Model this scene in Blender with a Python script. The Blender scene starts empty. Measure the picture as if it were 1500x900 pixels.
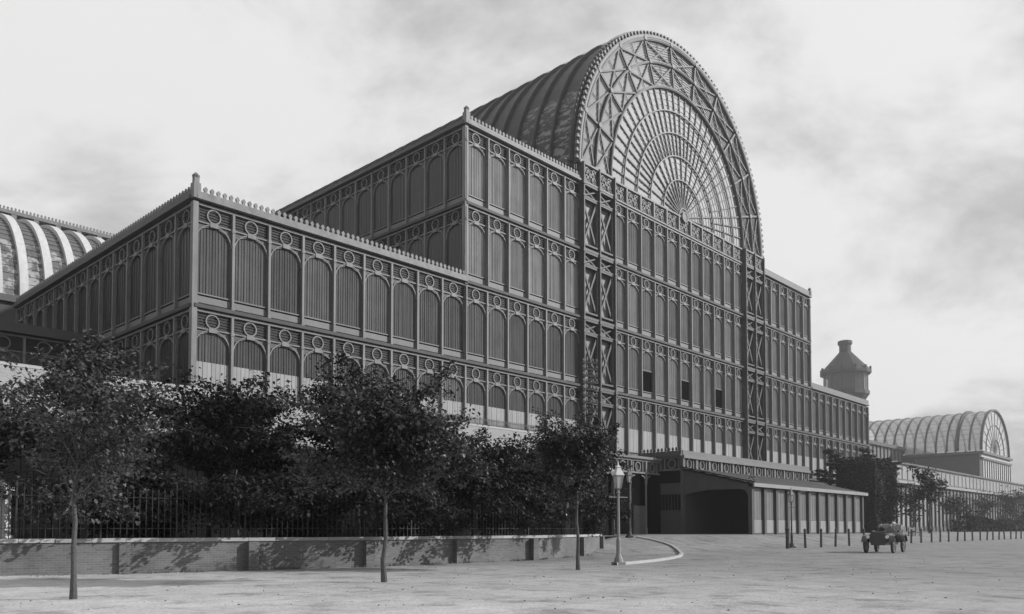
import bpy, math, random
from mathutils import Matrix, Vector
R = math.radians
random.seed(7)
S = bpy.context.scene
COL = S.collection

# ------------------------------------------------------------------ camera
EYE = 1.45
cd = bpy.data.cameras.new('camera'); cam = bpy.data.objects.new('camera', cd); COL.objects.link(cam)
cam.location = (0, 0, EYE); cam.rotation_euler = (R(90 + 2.07), 0, 0)
cd.sensor_width = 36; cd.lens = 28.2; cd.shift_y = 0.1883
cd.clip_start = .1; cd.clip_end = 20000
S.camera = cam
S.view_settings.view_transform = 'Standard'; S.view_settings.look = 'None'
S.view_settings.exposure = 0.0; S.view_settings.gamma = 1

# ------------------------------------------------------------------ sky, sun
SUN_EL = R(25); SUN_AZ = R(88)          # compass angle from +Y towards +X
w = bpy.data.worlds.new('World'); S.world = w; w.use_nodes = True
nt = w.node_tree; N = nt.nodes; L = nt.links
bg = N['Background']; bg.inputs['Strength'].default_value = .1
def wn(t, **k):
    n = N.new(t)
    for a, b in k.items(): setattr(n, a, b)
    return n
sky = wn('ShaderNodeTexSky', sky_type='NISHITA', sun_disc=False, sun_elevation=SUN_EL, sun_rotation=SUN_AZ)
sep = wn('ShaderNodeSeparateColor'); L.new(sky.outputs[0], sep.inputs[0])
def wmath(op, a, b=None, c=None):
    n = wn('ShaderNodeMath', operation=op)
    for i, v in enumerate((a, b, c)):
        if v is None: continue
        if isinstance(v, (int, float)): n.inputs[i].default_value = v
        else: L.new(v, n.inputs[i])
    return n.outputs[0]
tc = wn('ShaderNodeTexCoord'); sx = wn('ShaderNodeSeparateXYZ'); L.new(tc.outputs['Generated'], sx.inputs[0])
den = wmath('ADD', wmath('MAXIMUM', sx.outputs[2], 0.0), .38)
cx = wn('ShaderNodeCombineXYZ')
L.new(wmath('DIVIDE', sx.outputs[0], den), cx.inputs[0]); L.new(wmath('DIVIDE', sx.outputs[1], den), cx.inputs[1])
cx.inputs[2].default_value = 5.3
nz = wn('ShaderNodeTexNoise'); nz.inputs['Scale'].default_value = 1.9; nz.inputs['Detail'].default_value = 7; nz.inputs['Roughness'].default_value = .57
nz.inputs['Distortion'].default_value = .25
L.new(cx.outputs[0], nz.inputs['Vector'])
mr = wn('ShaderNodeMapRange', interpolation_type='SMOOTHSTEP'); L.new(nz.outputs[0], mr.inputs[0])
mr.inputs[1].default_value = .33; mr.inputs[2].default_value = .56; mr.inputs[3].default_value = 0; mr.inputs[4].default_value = 1
# plate records mostly blue light: clear sky is pale, thick cloud bases grey
clear = wmath('MULTIPLY_ADD', sep.outputs[2], .12, 7.0)
cloud = wmath('MULTIPLY_ADD', mr.outputs[0], 4.9, 3.7)
fin = wmath('MULTIPLY_ADD', wmath('SUBTRACT', cloud, clear), .85, clear)
L.new(fin, bg.inputs['Color'])
sd = bpy.data.lights.new('sun', 'SUN'); sun = bpy.data.objects.new('sun', sd); COL.objects.link(sun)
sd.energy = 5.0; sd.angle = R(.5); sd.color = (1, 1, 1)
sv = Vector((math.sin(SUN_AZ)*math.cos(SUN_EL), math.cos(SUN_AZ)*math.cos(SUN_EL), math.sin(SUN_EL)))
sun.rotation_euler = (-sv).to_track_quat('-Z', 'Y').to_euler(); sun.location = (60, -20, 90)

# ------------------------------------------------------------------ materials (a grey photograph: all neutral)
MATS = {}
def mat(name, v, rough=.7, var=.15, scale=1.2, island=0, bump=0, bscale=40, stretch=(1, 1, 1), spec=.4, objvar=0, streak=0):
    if name in MATS: return MATS[name]
    m = bpy.data.materials.new(name); m.use_nodes = True; t = m.node_tree; n = t.nodes; l = t.links
    b = n['Principled BSDF']; b.inputs['Roughness'].default_value = rough; b.inputs['Specular IOR Level'].default_value = spec
    g = n.new('ShaderNodeNewGeometry'); mp = n.new('ShaderNodeMapping'); l.new(g.outputs['Position'], mp.inputs[0]); mp.inputs['Scale'].default_value = stretch
    z = n.new('ShaderNodeTexNoise'); z.inputs['Scale'].default_value = scale; z.inputs['Detail'].default_value = 6; z.inputs['Roughness'].default_value = .62
    l.new(mp.outputs[0], z.inputs['Vector'])
    def mth(op, a, bb):
        k = n.new('ShaderNodeMath'); k.operation = op
        for i, x in enumerate((a, bb)):
            if isinstance(x, (int, float)): k.inputs[i].default_value = x
            else: l.new(x, k.inputs[i])
        return k.outputs[0]
    val = mth('ADD', mth('MULTIPLY', mth('SUBTRACT', z.outputs[0], .5), var*4), 1)
    if island: val = mth('MULTIPLY', val, mth('ADD', mth('MULTIPLY', g.outputs['Random Per Island'], island*2), 1-island))
    if objvar:
        oi = n.new('ShaderNodeObjectInfo'); val = mth('MULTIPLY', val, mth('ADD', mth('MULTIPLY', oi.outputs['Random'], objvar*2), 1-objvar))
    if streak:
        mp2 = n.new('ShaderNodeMapping'); l.new(g.outputs['Position'], mp2.inputs[0]); mp2.inputs['Scale'].default_value = (3, 3, .25)
        z2 = n.new('ShaderNodeTexNoise'); z2.inputs['Scale'].default_value = 1; z2.inputs['Detail'].default_value = 4; l.new(mp2.outputs[0], z2.inputs['Vector'])
        val = mth('MULTIPLY', val, mth('ADD', mth('MULTIPLY', mth('SUBTRACT', z2.outputs[0], .5), streak*4), 1))
    val = mth('MULTIPLY', mth('MAXIMUM', val, .15), v)
    cc = n.new('ShaderNodeCombineColor')
    for i in range(3): l.new(val, cc.inputs[i])
    l.new(cc.outputs[0], b.inputs['Base Color'])
    if bump:
        z3 = n.new('ShaderNodeTexNoise'); z3.inputs['Scale'].default_value = bscale; z3.inputs['Detail'].default_value = 5; l.new(g.outputs['Position'], z3.inputs['Vector'])
        bp = n.new('ShaderNodeBump'); bp.inputs['Strength'].default_value = bump; bp.inputs['Distance'].default_value = .05; l.new(z3.outputs[0], bp.inputs['Height']); l.new(bp.outputs[0], b.inputs['Normal'])
    MATS[name] = m; return m
IRON = mat('painted_iron', .135, .6, .16, 1.5, streak=.28)
IRON_DULL = mat('dull_iron', .07, .6, .15, 2, streak=.15)
TRUSS = mat('truss_iron', .05, .6, .12, 2, streak=.12)
SHADOWY = mat('dark_louvre', .022, .7, .1, 2)
SPAN = mat('spandrel_boards', .065, .65, .1, 1, objvar=.1)
GLAZE = mat('ribbed_glazing', .074, .75, .2, .6, island=.14, objvar=.28, streak=.24, spec=.22)
GLAZE_T = mat('transept_glazing', .142, .75, .2, .6, island=.12, objvar=.26, streak=.24, spec=.22)
GLAZE_SHADE = mat('shaded_glazing', .04, .3, .18, .5, island=.12, objvar=.2, streak=.15, spec=.5)  # darker copy of the glazing; shade of the return walls is in the colour
SILL = mat('sill_band', .12, .6, .1, 1, streak=.1, objvar=.08)
BOARD = mat('pale_boards', .24, .7, .08, 1, island=.08, streak=.1)
VOID = mat('dark_interior', .004, .95, .0, spec=.02)
FANGLASS = mat('fan_glass', .29, .6, .06, .6, objvar=.08, spec=.3)  # opaque panes; daylight coming through is put in as a pale colour
VAULTGL = mat('vault_glass', .028, .5, .2, .5, island=.2, objvar=.15, spec=.4)
RIBM = mat('vault_rib', .05, .6, .15, 1)
LEAD = mat('roof_lead', .06, .6, .15, .7)
SLATE = mat('roof_slates', .27, .75, .08, 1, island=.07)
ZINC = mat('grey_roof_sheet', .12, .6, .1, 1, island=.06)
DARKWOOD = mat('tarred_boards', .008, .85, .2, 1.5, island=.25, spec=.08)
GREYWOOD = mat('grey_boards', .055, .75, .12, 1.5, island=.1)
PALEWOOD = mat('pale_panels', .2, .6, .12, .8, objvar=.1, streak=.12)
BLACKIRON = mat('black_iron', .02, .5, .1, 3)
STONE = mat('coping_stone', .32, .8, .1, 3, objvar=.12, bump=.3)
LAMPPAINT = mat('lamp_paint', .2, .5, .08, 4, streak=.1)
BARK = mat('tree_bark', .075, .9, .2, 6, bump=.8, bscale=25, stretch=(1, 1, .3))
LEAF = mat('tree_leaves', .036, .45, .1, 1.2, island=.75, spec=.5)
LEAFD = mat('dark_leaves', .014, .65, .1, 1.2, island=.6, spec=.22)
LEAFF = mat('far_leaves', .05, .8, .1, .5, island=.4, spec=.2)
WHITE = mat('white_paint', .45, .7, .08, 2, streak=.1)
POSTW = mat('post_timber', .045, .85, .2, 5)

def glass(name, tint, a):
    m = bpy.data.materials.new(name); m.use_nodes = True; n = m.node_tree.nodes; l = m.node_tree.links
    b = n['Principled BSDF']; b.inputs['Base Color'].default_value = (tint, tint, tint, 1); b.inputs['Roughness'].default_value = .15
    t = n.new('ShaderNodeBsdfTransparent'); t.inputs[0].default_value = (.92, .92, .92, 1)
    x = n.new('ShaderNodeMixShader'); x.inputs[0].default_value = a; l.new(t.outputs[0], x.inputs[1]); l.new(b.outputs[0], x.inputs[2])
    l.new(x.outputs[0], n['Material Output'].inputs[0]); MATS[name] = m; return m
CLEAR = glass('clear_glass', .6, .5)
LAMPGL = glass('lantern_glass', .5, .6)

# ------------------------------------------------------------------ mesh builder
class MB:
    def __init__(s): s.v = []; s.f = []; s.m = []
    def face(s, pts, m=0):
        i = len(s.v); s.v += [tuple(p) for p in pts]; s.f.append(tuple(range(i, i+len(pts)))); s.m.append(m)
    def box(s, x0, x1, y0, y1, z0, z1, m=0):
        i = len(s.v)
        s.v += [(x0,y0,z0),(x1,y0,z0),(x1,y1,z0),(x0,y1,z0),(x0,y0,z1),(x1,y0,z1),(x1,y1,z1),(x0,y1,z1)]
        for q in ((0,3,2,1),(4,5,6,7),(0,1,5,4),(1,2,6,5),(2,3,7,6),(3,0,4,7)): s.f.append(tuple(i+k for k in q)); s.m.append(m)
    def beam(s, p, q, w, h, m=0, up=(0, -1, 0)):
        p = Vector(p); q = Vector(q); d = (q-p).normalized(); u = Vector(up)
        a = d.cross(u)
        if a.length < 1e-4: a = d.cross(Vector((1, 0, 0)))
        a.normalize(); b = a.cross(d).normalized(); a *= w/2; b *= h/2
        i = len(s.v)
        for c in (p, q): s.v += [tuple(c-a-b), tuple(c+a-b), tuple(c+a+b), tuple(c-a+b)]
        for t in ((0,1,2,3),(7,6,5,4),(0,4,5,1),(1,5,6,2),(2,6,7,3),(3,7,4,0)): s.f.append(tuple(i+k for k in t)); s.m.append(m)
    def arc(s, cx, cz, r0, r1, y0, y1, a0, a1, n, m=0, caps=True):   # annulus sector in the xz plane, thick in y
        i = len(s.v)
        for k in range(n+1):
            a = a0+(a1-a0)*k/n; c, t = math.cos(a), math.sin(a)
            for r, y in ((r0,y0),(r1,y0),(r1,y1),(r0,y1)): s.v.append((cx+r*c, y, cz+r*t))
        for k in range(n):
            b = i+4*k
            for e in range(4):
                g = (e+1) % 4; s.f.append((b+e, b+g, b+4+g, b+4+e)); s.m.append(m)
        if caps and abs(a1-a0) < 6.28:
            s.f.append((i, i+3, i+2, i+1)); s.m.append(m); b = i+4*n; s.f.append((b, b+1, b+2, b+3)); s.m.append(m)
    def tube(s, pts, rad, n=6, m=0):
        i0 = len(s.v); P = [Vector(p) for p in pts]
        for k, p in enumerate(P):
            d = (P[min(k+1, len(P)-1)]-P[max(k-1, 0)]).normalized()
            a = d.cross(Vector((.31, .95, .05)));
            if a.length < .1: a = d.cross(Vector((1, 0, 0)))
            a.normalize(); b = d.cross(a)
            for j in range(n):
                t = 2*math.pi*j/n; s.v.append(tuple(p+(a*math.cos(t)+b*math.sin(t))*rad[k]))
        for k in range(len(P)-1):
            for j in range(n):
                a = i0+k*n+j; b = i0+k*n+(j+1) % n; s.f.append((a, b, b+n, a+n)); s.m.append(m)
        s.f.append(tuple(i0+j for j in range(n))[::-1]); s.m.append(m)
        e = i0+(len(P)-1)*n; s.f.append(tuple(e+j for j in range(n))); s.m.append(m)
    def lathe(s, prof, n=10, c=(0, 0), m=0, rot=0):
        i0 = len(s.v)
        for r, z in prof:
            for j in range(n):
                t = 2*math.pi*j/n+rot; s.v.append((c[0]+r*math.cos(t), c[1]+r*math.sin(t), z))
        for k in range(len(prof)-1):
            for j in range(n):
                a = i0+k*n+j; b = i0+k*n+(j+1) % n; s.f.append((a, b, b+n, a+n)); s.m.append(m)
        s.f.append(tuple(i0+j for j in range(n))[::-1]); s.m.append(m)
        e = i0+(len(prof)-1)*n; s.f.append(tuple(e+j for j in range(n))); s.m.append(m)
    def mesh(s, name, *mats):
        me = bpy.data.meshes.new(name); me.from_pydata(s.v, [], s.f)
        for x in mats: me.materials.append(x)
        if len(mats) > 1: me.polygons.foreach_set('material_index', s.m)
        me.update(); return me
def link(name, me, parent=None, loc=(0, 0, 0), rz=0, mx=None):
    o = bpy.data.objects.new(name, me); COL.objects.link(o); o.parent = parent
    if mx is not None: o.matrix_local = mx
    else: o.location = loc; o.rotation_euler = (0, 0, rz)
    return o
def tag(o, label, cat, group=None):
    o['label'] = label; o['category'] = cat
    if group: o['group'] = group
    return o
def thing(name, label, cat, loc=(0, 0, 0), rz=0, group=None):
    o = link(name, None, None, loc, rz); return tag(o, label, cat, group)
def kind(o, k): o['kind'] = k; return o
def copy_tree(src, parent=None):
    o = src.copy(); COL.objects.link(o)
    if parent is not None: o.parent = parent
    for c in list(src.children): copy_tree(c, o)
    return o

# ------------------------------------------------------------------ the palace frame: x along the front, y into the building, z up
W = 2.4384
AX = R(43.19); ROTZ = math.pi/2-AX
ORG = Vector((-18.71, 46.66, .95))
FX = Vector((math.sin(AX), math.cos(AX), 0)); FY = Vector((-math.cos(AX), math.sin(AX), 0))
def PF(x, y, z=0): return ORG+FX*x+FY*y+Vector((0, 0, z))
def GH(p):                                   # ground height p metres in front of the palace
    t = min(1, max(0, (19.5-p)/7.5)); return .95*t*t*(3-2*t)

# ------------------------------------------------------------------ ground, garden, kerb, air
def ground_material():
    m = bpy.data.materials.new('dusty_gravel_road'); m.use_nodes = True; t = m.node_tree; n = t.nodes; l = t.links
    b = n['Principled BSDF']; b.inputs['Roughness'].default_value = .95; b.inputs['Specular IOR Level'].default_value = .15
    tcd = n.new('ShaderNodeTexCoord')
    def noise(scale, stretch, det=6, rough=.6):
        mp = n.new('ShaderNodeMapping'); mp.inputs['Scale'].default_value = stretch; l.new(tcd.outputs['Object'], mp.inputs[0])
        z = n.new('ShaderNodeTexNoise'); z.inputs['Scale'].default_value = scale; z.inputs['Detail'].default_value = det; z.inputs['Roughness'].default_value = rough
        l.new(mp.outputs[0], z.inputs[0]); return z.outputs[0]
    def mth(op, a, bb, c=None):
        k = n.new('ShaderNodeMath'); k.operation = op
        for i, x in enumerate((a, bb, c)):
            if x is None: continue
            if isinstance(x, (int, float)): k.inputs[i].default_value = x
            else: l.new(x, k.inputs[i])
        return k.outputs[0]
    def rng(x, a, bb, c, d):
        k = n.new('ShaderNodeMapRange'); l.new(x, k.inputs[0])
        for i, v in enumerate((a, bb, c, d)): k.inputs[i+1].default_value = v
        return k.outputs[0]
    big = noise(.18, (1, 1, 1)); ruts = noise(.55, (1.3, .8, 1), 8, .72); mid = noise(2.6, (1, 1, 1), 8, .7); fine = noise(13, (1, 1, 1), 8, .75)
    v = rng(big, .3, .7, .86, 1.12)
    v = mth('MULTIPLY', v, rng(ruts, .3, .7, .76, 1.16))
    v = mth('MULTIPLY', v, rng(mid, .25, .75, .87, 1.1))
    v = mth('MULTIPLY', v, rng(fine, .3, .7, .72, 1.28))
    scuff = noise(.8, (1, .8, 1), 8, .72)
    v = mth('MULTIPLY', v, rng(scuff, .52, .64, 1.0, .6))
    # base tone runs along the front, pale at the left end and darker rightwards
    sp = n.new('ShaderNodeSeparateXYZ'); l.new(tcd.outputs['Object'], sp.inputs[0])
    edge = mth('ADD', sp.outputs[0], mth('MULTIPLY', mth('SUBTRACT', big, .5), 14))
    v = mth('MULTIPLY', v, rng(edge, -16, 8, .5, .235))
    mpw = n.new('ShaderNodeMapping'); mpw.inputs['Scale'].default_value = (.12, 1, 1); mpw.inputs['Rotation'].default_value = (0, 0, .05); l.new(tcd.outputs['Object'], mpw.inputs[0])
    wv = n.new('ShaderNodeTexWave'); wv.bands_direction = 'Y'; wv.inputs['Scale'].default_value = .32; wv.inputs['Distortion'].default_value = 3.5; wv.inputs['Detail'].default_value = 3; wv.inputs['Detail Scale'].default_value = .7; l.new(mpw.outputs[0], wv.inputs[0])
    track = mth('MULTIPLY', rng(wv.outputs['Fac'], .8, .97, 0, 1), rng(noise(.12, (.5, 1, 1), 3), .42, .6, 0, 1))
    v = mth('MULTIPLY', v, mth('SUBTRACT', 1, mth('MULTIPLY', track, .1)))
    cc = n.new('ShaderNodeCombineColor')
    for i in range(3): l.new(v, cc.inputs[i])
    l.new(cc.outputs[0], b.inputs['Base Color'])
    h = mth('ADD', mth('MULTIPLY', ruts, .8), mth('MULTIPLY', noise(9, (1.2, .8, 1), 8, .75), .5))
    bp = n.new('ShaderNodeBump'); bp.inputs['Strength'].default_value = .55; bp.inputs['Distance'].default_value = .12; l.new(h, bp.inputs['Height']); l.new(bp.outputs[0], b.inputs['Normal'])
    bp.inputs['Strength'].default_value = .7; return m
GROUND = ground_material()
mb = MB()
ps = [-2500, -300, -40, 0, 8, 12, 13, 14, 15, 16, 17, 18, 19, 20, 24, 30, 50, 120, 600, 3000]
xs = [-2500, -600, -200] + [-100+10*i for i in range(31)] + [260, 400, 700, 1500, 4000]
for p in ps:
    for x in xs: mb.v.append((x, -p, GH(p)))
for i in range(len(ps)-1):
    for j in range(len(xs)-1):
        a = i*len(xs)+j; mb.f.append((a, a+len(xs), a+len(xs)+1, a+1)); mb.m.append(0)
g = link('ground', mb.mesh('ground', GROUND), None, (ORG.x, ORG.y, 0), ROTZ); kind(g, 'structure')
for pl in g.data.polygons: pl.use_smooth = True

# ------------------------------------------------------------------ THE PALACE
H = 6.35
ZB, ZA, ZC, ZD, ZE = 13.45, 19.8, 26.15, 32.5, 7.1
palace = thing('glass_palace', 'vast iron and glass exhibition palace with a great arched transept front', 'palace', ORG, ROTZ)
XC, RA, ZS = W/2, 1.12, H-2.25
def window_bay_mesh():        # origin at the foot of the storey, left edge of the bay
    b = MB()
    b.box(0, W, -.04, .34, H-.12, H+.02, 0)             # fillet
    b.box(.07, W-.07, .14, .34, H-1.05, H-.12, 1)       # louvred frieze backing
    for k in range(5): b.beam((.07, .11, H-.98+k*.17), (W-.07, .11, H-.98+k*.17), .05, .05, 1)
    b.box(0, W, .0, .30, H-1.13, H-1.05, 0)             # bar under the rings
    return b.mesh('window_bay', IRON, SHADOWY, SPAN)
def string_mesh():
    b = MB(); b.box(0, W, -.22, .34, .08, .30); return b.mesh('string_course', mat('shaded_string', .045, .7, .15, 2, streak=.15))  # dark colour stands in for the shadow line along the string
def spandrel_mesh():
    b = MB(); n = 14                                    # boarded spandrels round the arch
    for k in range(n):
        a0 = math.pi*k/n; a1 = math.pi*(k+1)/n
        p0 = (XC+RA*math.cos(a0), ZS+RA*math.sin(a0)); p1 = (XC+RA*math.cos(a1), ZS+RA*math.sin(a1))
        b.face([(p0[0], .11, p0[1]), (p0[0], .11, H-1.13), (p1[0], .11, H-1.13), (p1[0], .11, p1[1])], 0)
    return b.mesh('spandrel', SPAN)
def column_mesh(dep=-.08, w=.078):
    b = MB(); b.box(-w, w, dep, .33, .30, H-.14); b.box(-w-.03, w+.03, dep-.03, .3, H-1.25, H-1.05); b.box(-w-.03, w+.03, dep-.03, .3, .30, .5)
    return b.mesh('column', IRON)
def arch_mesh(m):
    b = MB(); b.arc(XC, ZS, RA-.03, RA+.035, .02, .2, 0, math.pi, 16)
    b.box(XC-.26, XC+.26, -.03, .1, H-1.26, H-1.02)
    for sx_ in (-1, 1): b.beam((XC+sx_*.30, .06, H-1.26), (XC+sx_*.95, .06, H-1.52), .035, .04)
    return b.mesh('arch', m)
def ring_mesh(m):
    b = MB(); b.arc(XC, H-.59, .37, .45, .03, .12, 0, 2*math.pi, 18); return b.mesh('ring', m)
def sill_mesh():
    b = MB(); b.box(.08, W-.08, .13, .34, .46, .86); b.box(.08, W-.08, .08, .34, .95, 1.03); b.box(.08, W-.08, .2, .34, .3, .46); return b.mesh('sill', SILL)
def glazing_mesh(m, lo=1.03, strips=12, y=.16):
    b = MB(); x0, x1 = .08, W-.08; n = strips
    for k in range(n):
        a = x0+(x1-x0)*k/n; c = x0+(x1-x0)*(k+1)/n; yy = y+(.014 if k % 2 else -.0)
        ha = ZS+math.sqrt(max(0, 1.13**2-(a-XC)**2)); hc = ZS+math.sqrt(max(0, 1.13**2-(c-XC)**2))
        b.face([(a, yy, lo), (c, yy+.006, lo), (c, yy+.006, hc), (a, yy, ha)], 0)
        if k: b.box(a-.015, a+.015, y-.022, y+.02, lo, ha, 1)
    return b.mesh('glazing', m, m)
def boards_mesh():
    b = MB(); x0, x1 = .13, W-.13
    for k in range(8):
        a = x0+(x1-x0)*k/8; b.box(a+.012, a+(x1-x0)/8-.012, .12+(k % 2)*.012, .2, 1.03, 3.3)
    return b.mesh('board_panel', BOARD)
def open_window_mesh():
    b = MB(); b.face([(.2, .22, 1.03), (W-.2, .22, 1.03), (W-.2, .22, 3.1), (.2, .22, 3.1)], 0)
    b.box(.09, .2, .1, .32, 1.03, 3.1, 1); b.box(W-.2, W-.09, .1, .32, 1.03, 3.1, 1); b.box(.12, W-.12, .1, .32, 3.1, 3.25, 1)
    return b.mesh('open_sash', VOID, SPAN)
ME = dict(bay=window_bay_mesh(), span=spandrel_mesh(), string=string_mesh(), col=column_mesh(), arch=arch_mesh(IRON), ring=ring_mesh(IRON), sill=sill_mesh(),
          gl=glazing_mesh(GLAZE), glt=glazing_mesh(GLAZE_T), glthi=glazing_mesh(GLAZE_T, 3.3), colt=column_mesh(-.2, .062), gls=glazing_mesh(GLAZE_SHADE), glhi=glazing_mesh(GLAZE, 3.3), glopen=glazing_mesh(GLAZE_T, 3.25), boards=boards_mesh(), open=open_window_mesh(), bigcol=column_mesh(-.55, .14))
def bay(mx, shade=False, boards=False, opened=False, firstcol=True, tr=False):
    o = link('window_bay', ME['bay'], palace, mx=mx)
    if firstcol: link('column', ME['colt' if tr else 'col'], o)
    link('string_course', ME['string'], o); link('spandrel', ME['span'], o); link('arch', ME['arch'], o); link('ring', ME['ring'], o); link('sill', ME['sill'], o)
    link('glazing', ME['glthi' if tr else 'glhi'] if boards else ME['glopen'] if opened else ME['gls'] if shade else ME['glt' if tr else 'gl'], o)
    if boards: link('board_panel', ME['boards'], o)
    if opened: link('open_sash', ME['open'], o)
    return o
T = Matrix.Translation
TURN = Matrix.Rotation(-math.pi/2, 4, 'Z')
def front(i0, i1, ztop, boards=False, opened=(), y=0):
    for i in range(i0, i1):
        o = bay(T((i*W, y, ztop-H)), boards=boards, opened=i in opened, tr=i >= 9 and (i >= 15 or ztop > 20))
        if i == i1-1: link('column', ME['colt'], o, (W, 0, 0))
def return_wall(x, n, ztop):
    for k in range(n):
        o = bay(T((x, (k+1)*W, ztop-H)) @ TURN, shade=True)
# south wing, south block, centre, north block, north wing
front(0, 9, ZA); front(0, 15, ZB, boards=True); front(9, 15, ZA)
front(9, 15, ZC); front(9, 15, ZD)
for z in (ZA, ZC, ZD): front(17, 28, z, opened=(19, 22, 25) if z == ZA else ())
front(17, 28, ZB, boards=True)
front(30, 36, ZD); front(30, 36, ZC); front(30, 45, ZA); front(30, 45, ZB, boards=True)
return_wall(0, 14, ZA); return_wall(0, 14, ZB)
return_wall(9*W, 26, ZD); return_wall(9*W, 26, ZC)
# solid cores behind the glazing, ground storey, roofs
def core(name, x0, x1, y0, y1, z0, z1, m):
    b = MB(); b.box(x0, x1, y0, y1, z0, z1); return link(name, b.mesh(name, m), palace)
core('core_wall', .36, 9*W+.2, .36, 14*W, 0, ZA-.1, VOID)
core('core_wall', 9*W+.36, 36*W-.36, .37, 60*W, 0, ZD-.1, VOID)
core('core_wall', 36*W-.3, 45*W-.36, .36, 14*W, 0, ZA-.12, VOID)
core('ground_storey', 0, 15*W-.2, .02, .34, 0, ZE, GREYWOOD); core('ground_storey', 17*W, 28*W, .02, .34, 0, ZE, GREYWOOD); core('ground_storey', 30*W, 45*W, .02, .34, 0, ZE, GREYWOOD)
core('roof', 0, 9*W-.05, -.1, 14*W, ZA+.12, ZA+.5, LEAD)
core('roof', 9*W+.02, 15*W-.2, -.1, 50*W, ZD+.12, ZD+.5, LEAD); core('roof', 30*W+.2, 36*W, -.1, 50*W, ZD+.12, ZD+.5, LEAD)
core('roof', 36*W, 45*W, -.1, 14*W, ZA+.12, ZA+.5, LEAD)
for zz in (ZA, ZB): core('side_wall', 45*W-.3, 45*W-.02, .2, 14*W, zz-H, zz, GREYWOOD)
for zz in (ZC, ZD): core('side_wall', 36*W-.3, 36*W-.02, .2, 30*W, zz-H, zz, GREYWOOD)
core('side_wall', .02, .3, .36, 14*W, 0, ZE, DARKWOOD)
# cresting: cornice, upstand and a row of leaf finials, one piece to a bay
def crest_mesh():
    b = MB(); b.box(0, W, -.34, .2, .14, .34); b.box(0, W, -.22, .1, .34, .62)
    for k in range(6):
        x = W*(k+.5)/6
        pr = [(-.13, .62), (.13, .62), (.07, .74), (.13, .86), (.09, .96), (0, 1.04), (-.09, .96), (-.13, .86), (-.07, .74)]
        n = len(pr); i = len(b.v)
        for yy in (-.12, .0):
            for q in pr: b.v.append((x+q[0], yy, q[1]))
        b.f.append(tuple(i+j for j in range(n))); b.m.append(0); b.f.append(tuple(i+n+j for j in range(n))[::-1]); b.m.append(0)
        for j in range(n): b.f.append((i+j, i+n+j, i+n+(j+1) % n, i+(j+1) % n)); b.m.append(0)
    return b.mesh('crest', IRON)
CR = crest_mesh(); CR_SHADE = CR.copy(); CR_SHADE.materials[0] = IRON_DULL  # second crest is a darker copy, shade of the returns painted in
for i in range(9): link('crest', CR, palace, (i*W, 0, ZA))
for i in range(9, 15): link('crest', CR, palace, (i*W, 0, ZD))
for k in range(14): link('crest', CR_SHADE, palace, mx=T((0, (k+1)*W, ZA)) @ TURN)
def parapet(x0, x1, z):
    b = MB(); b.box(x0, x1, -.34, .2, z+.14, z+.34); b.box(x0, x1, -.2, .6, z+.34, z+1.0)
    link('parapet', b.mesh('parapet', SILL), palace)
parapet(30*W+.3, 36*W, ZD); parapet(36*W+.05, 45*W, ZA)
b = MB(); b.box(-.33, .18, 0, 26*W, .14, .45); link('parapet', b.mesh('parapet', IRON_DULL), palace, (9*W, 0, ZD))
def corner_finial(x, z, h):
    b = MB(); b.box(-.22, .22, -.22, .22, 0, .9); b.box(-.15, .15, -.15, .15, .9, h); b.lathe([(.2, h), (.24, h+.1), (.1, h+.25), (.02, h+.32)], 8)
    link('corner_finial', b.mesh('corner_finial', IRON), palace, (x, -.1, z+.15))
corner_finial(0, ZA, 1.25); corner_finial(9*W, ZD, 1.15); corner_finial(36*W, ZD, 1.1)
# corner posts
for x, z0, z1 in ((0, 0, ZA), (9*W, ZA, ZD), (36*W, ZA, ZD), (45*W, 0, ZA)):
    b = MB(); b.box(-.16, .16, -.16, .2, z0, z1); link('corner_post', b.mesh('corner_post', IRON), palace, (x, 0, 0))

# the twin lattice piers on either side of the transept front
def pier_bay_mesh(h=H):
    b = MB()
    b.box(.14, W-.14, -.45, .2, .06, .30, 0); b.box(.14, W-.14, -.42, .2, h-.14, h+.06, 0)
    b.box(.14, W-.14, -.36, .1, h-1.22, h-1.08, 0)
    b.face([(.14, .2, .3), (W-.14, .2, .3), (W-.14, .2, h-.14), (.14, .2, h-.14)], 1)
    for s_ in (0, 1):
        xa, xb = (.2, W-.2) if s_ else (W-.2, .2)
        b.beam((xa, -.1-.03*s_, .75), (xb, -.1-.03*s_, h-1.35), .2, .14, 0)
        b.beam((xa, -.12-.03*s_, h-1.06), (xb, -.12-.03*s_, h-.2), .12, .1, 0)
    b.box(.14, W-.14, -.34, .1, .62, .78, 0); b.box(.14, W-.14, -.34, .1, h-1.4, h-1.24, 0)
    b.box(.14, .3, -.3, .1, .78, h-1.4, 0); b.box(W-.3, W-.14, -.3, .1, .78, h-1.4, 0)
    b.box(.16, W-.16, .0, .18, .32, .6, 2)
    return b.mesh('pier_panel', TRUSS, mat('pier_glazing', .16, .6, .25, .6, objvar=.15, streak=.2), SILL)
PM = pier_bay_mesh()
for i in (15, 16, 28, 29):
    for z in (ZE, ZB, ZA, ZC, ZD): link('pier_panel', PM, palace, (i*W, 0, z-H))
for i in (15, 16, 17, 28, 29, 30):
    b = MB(); b.box(-.12, .12, -.46, .3, 0, 34.5); b.box(-.07, .07, -.52, -.46, 0, 34.5)
    for z in (ZE, ZB, ZA, ZC, ZD): b.box(-.17, .17, -.57, .2, z-.1, z+.25); b.box(-.16, .16, -.55, .2, z-1.25, z-1.05)
    link('pier_column', b.mesh('pier_column', TRUSS), palace, (i*W, 0, 0))
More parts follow.
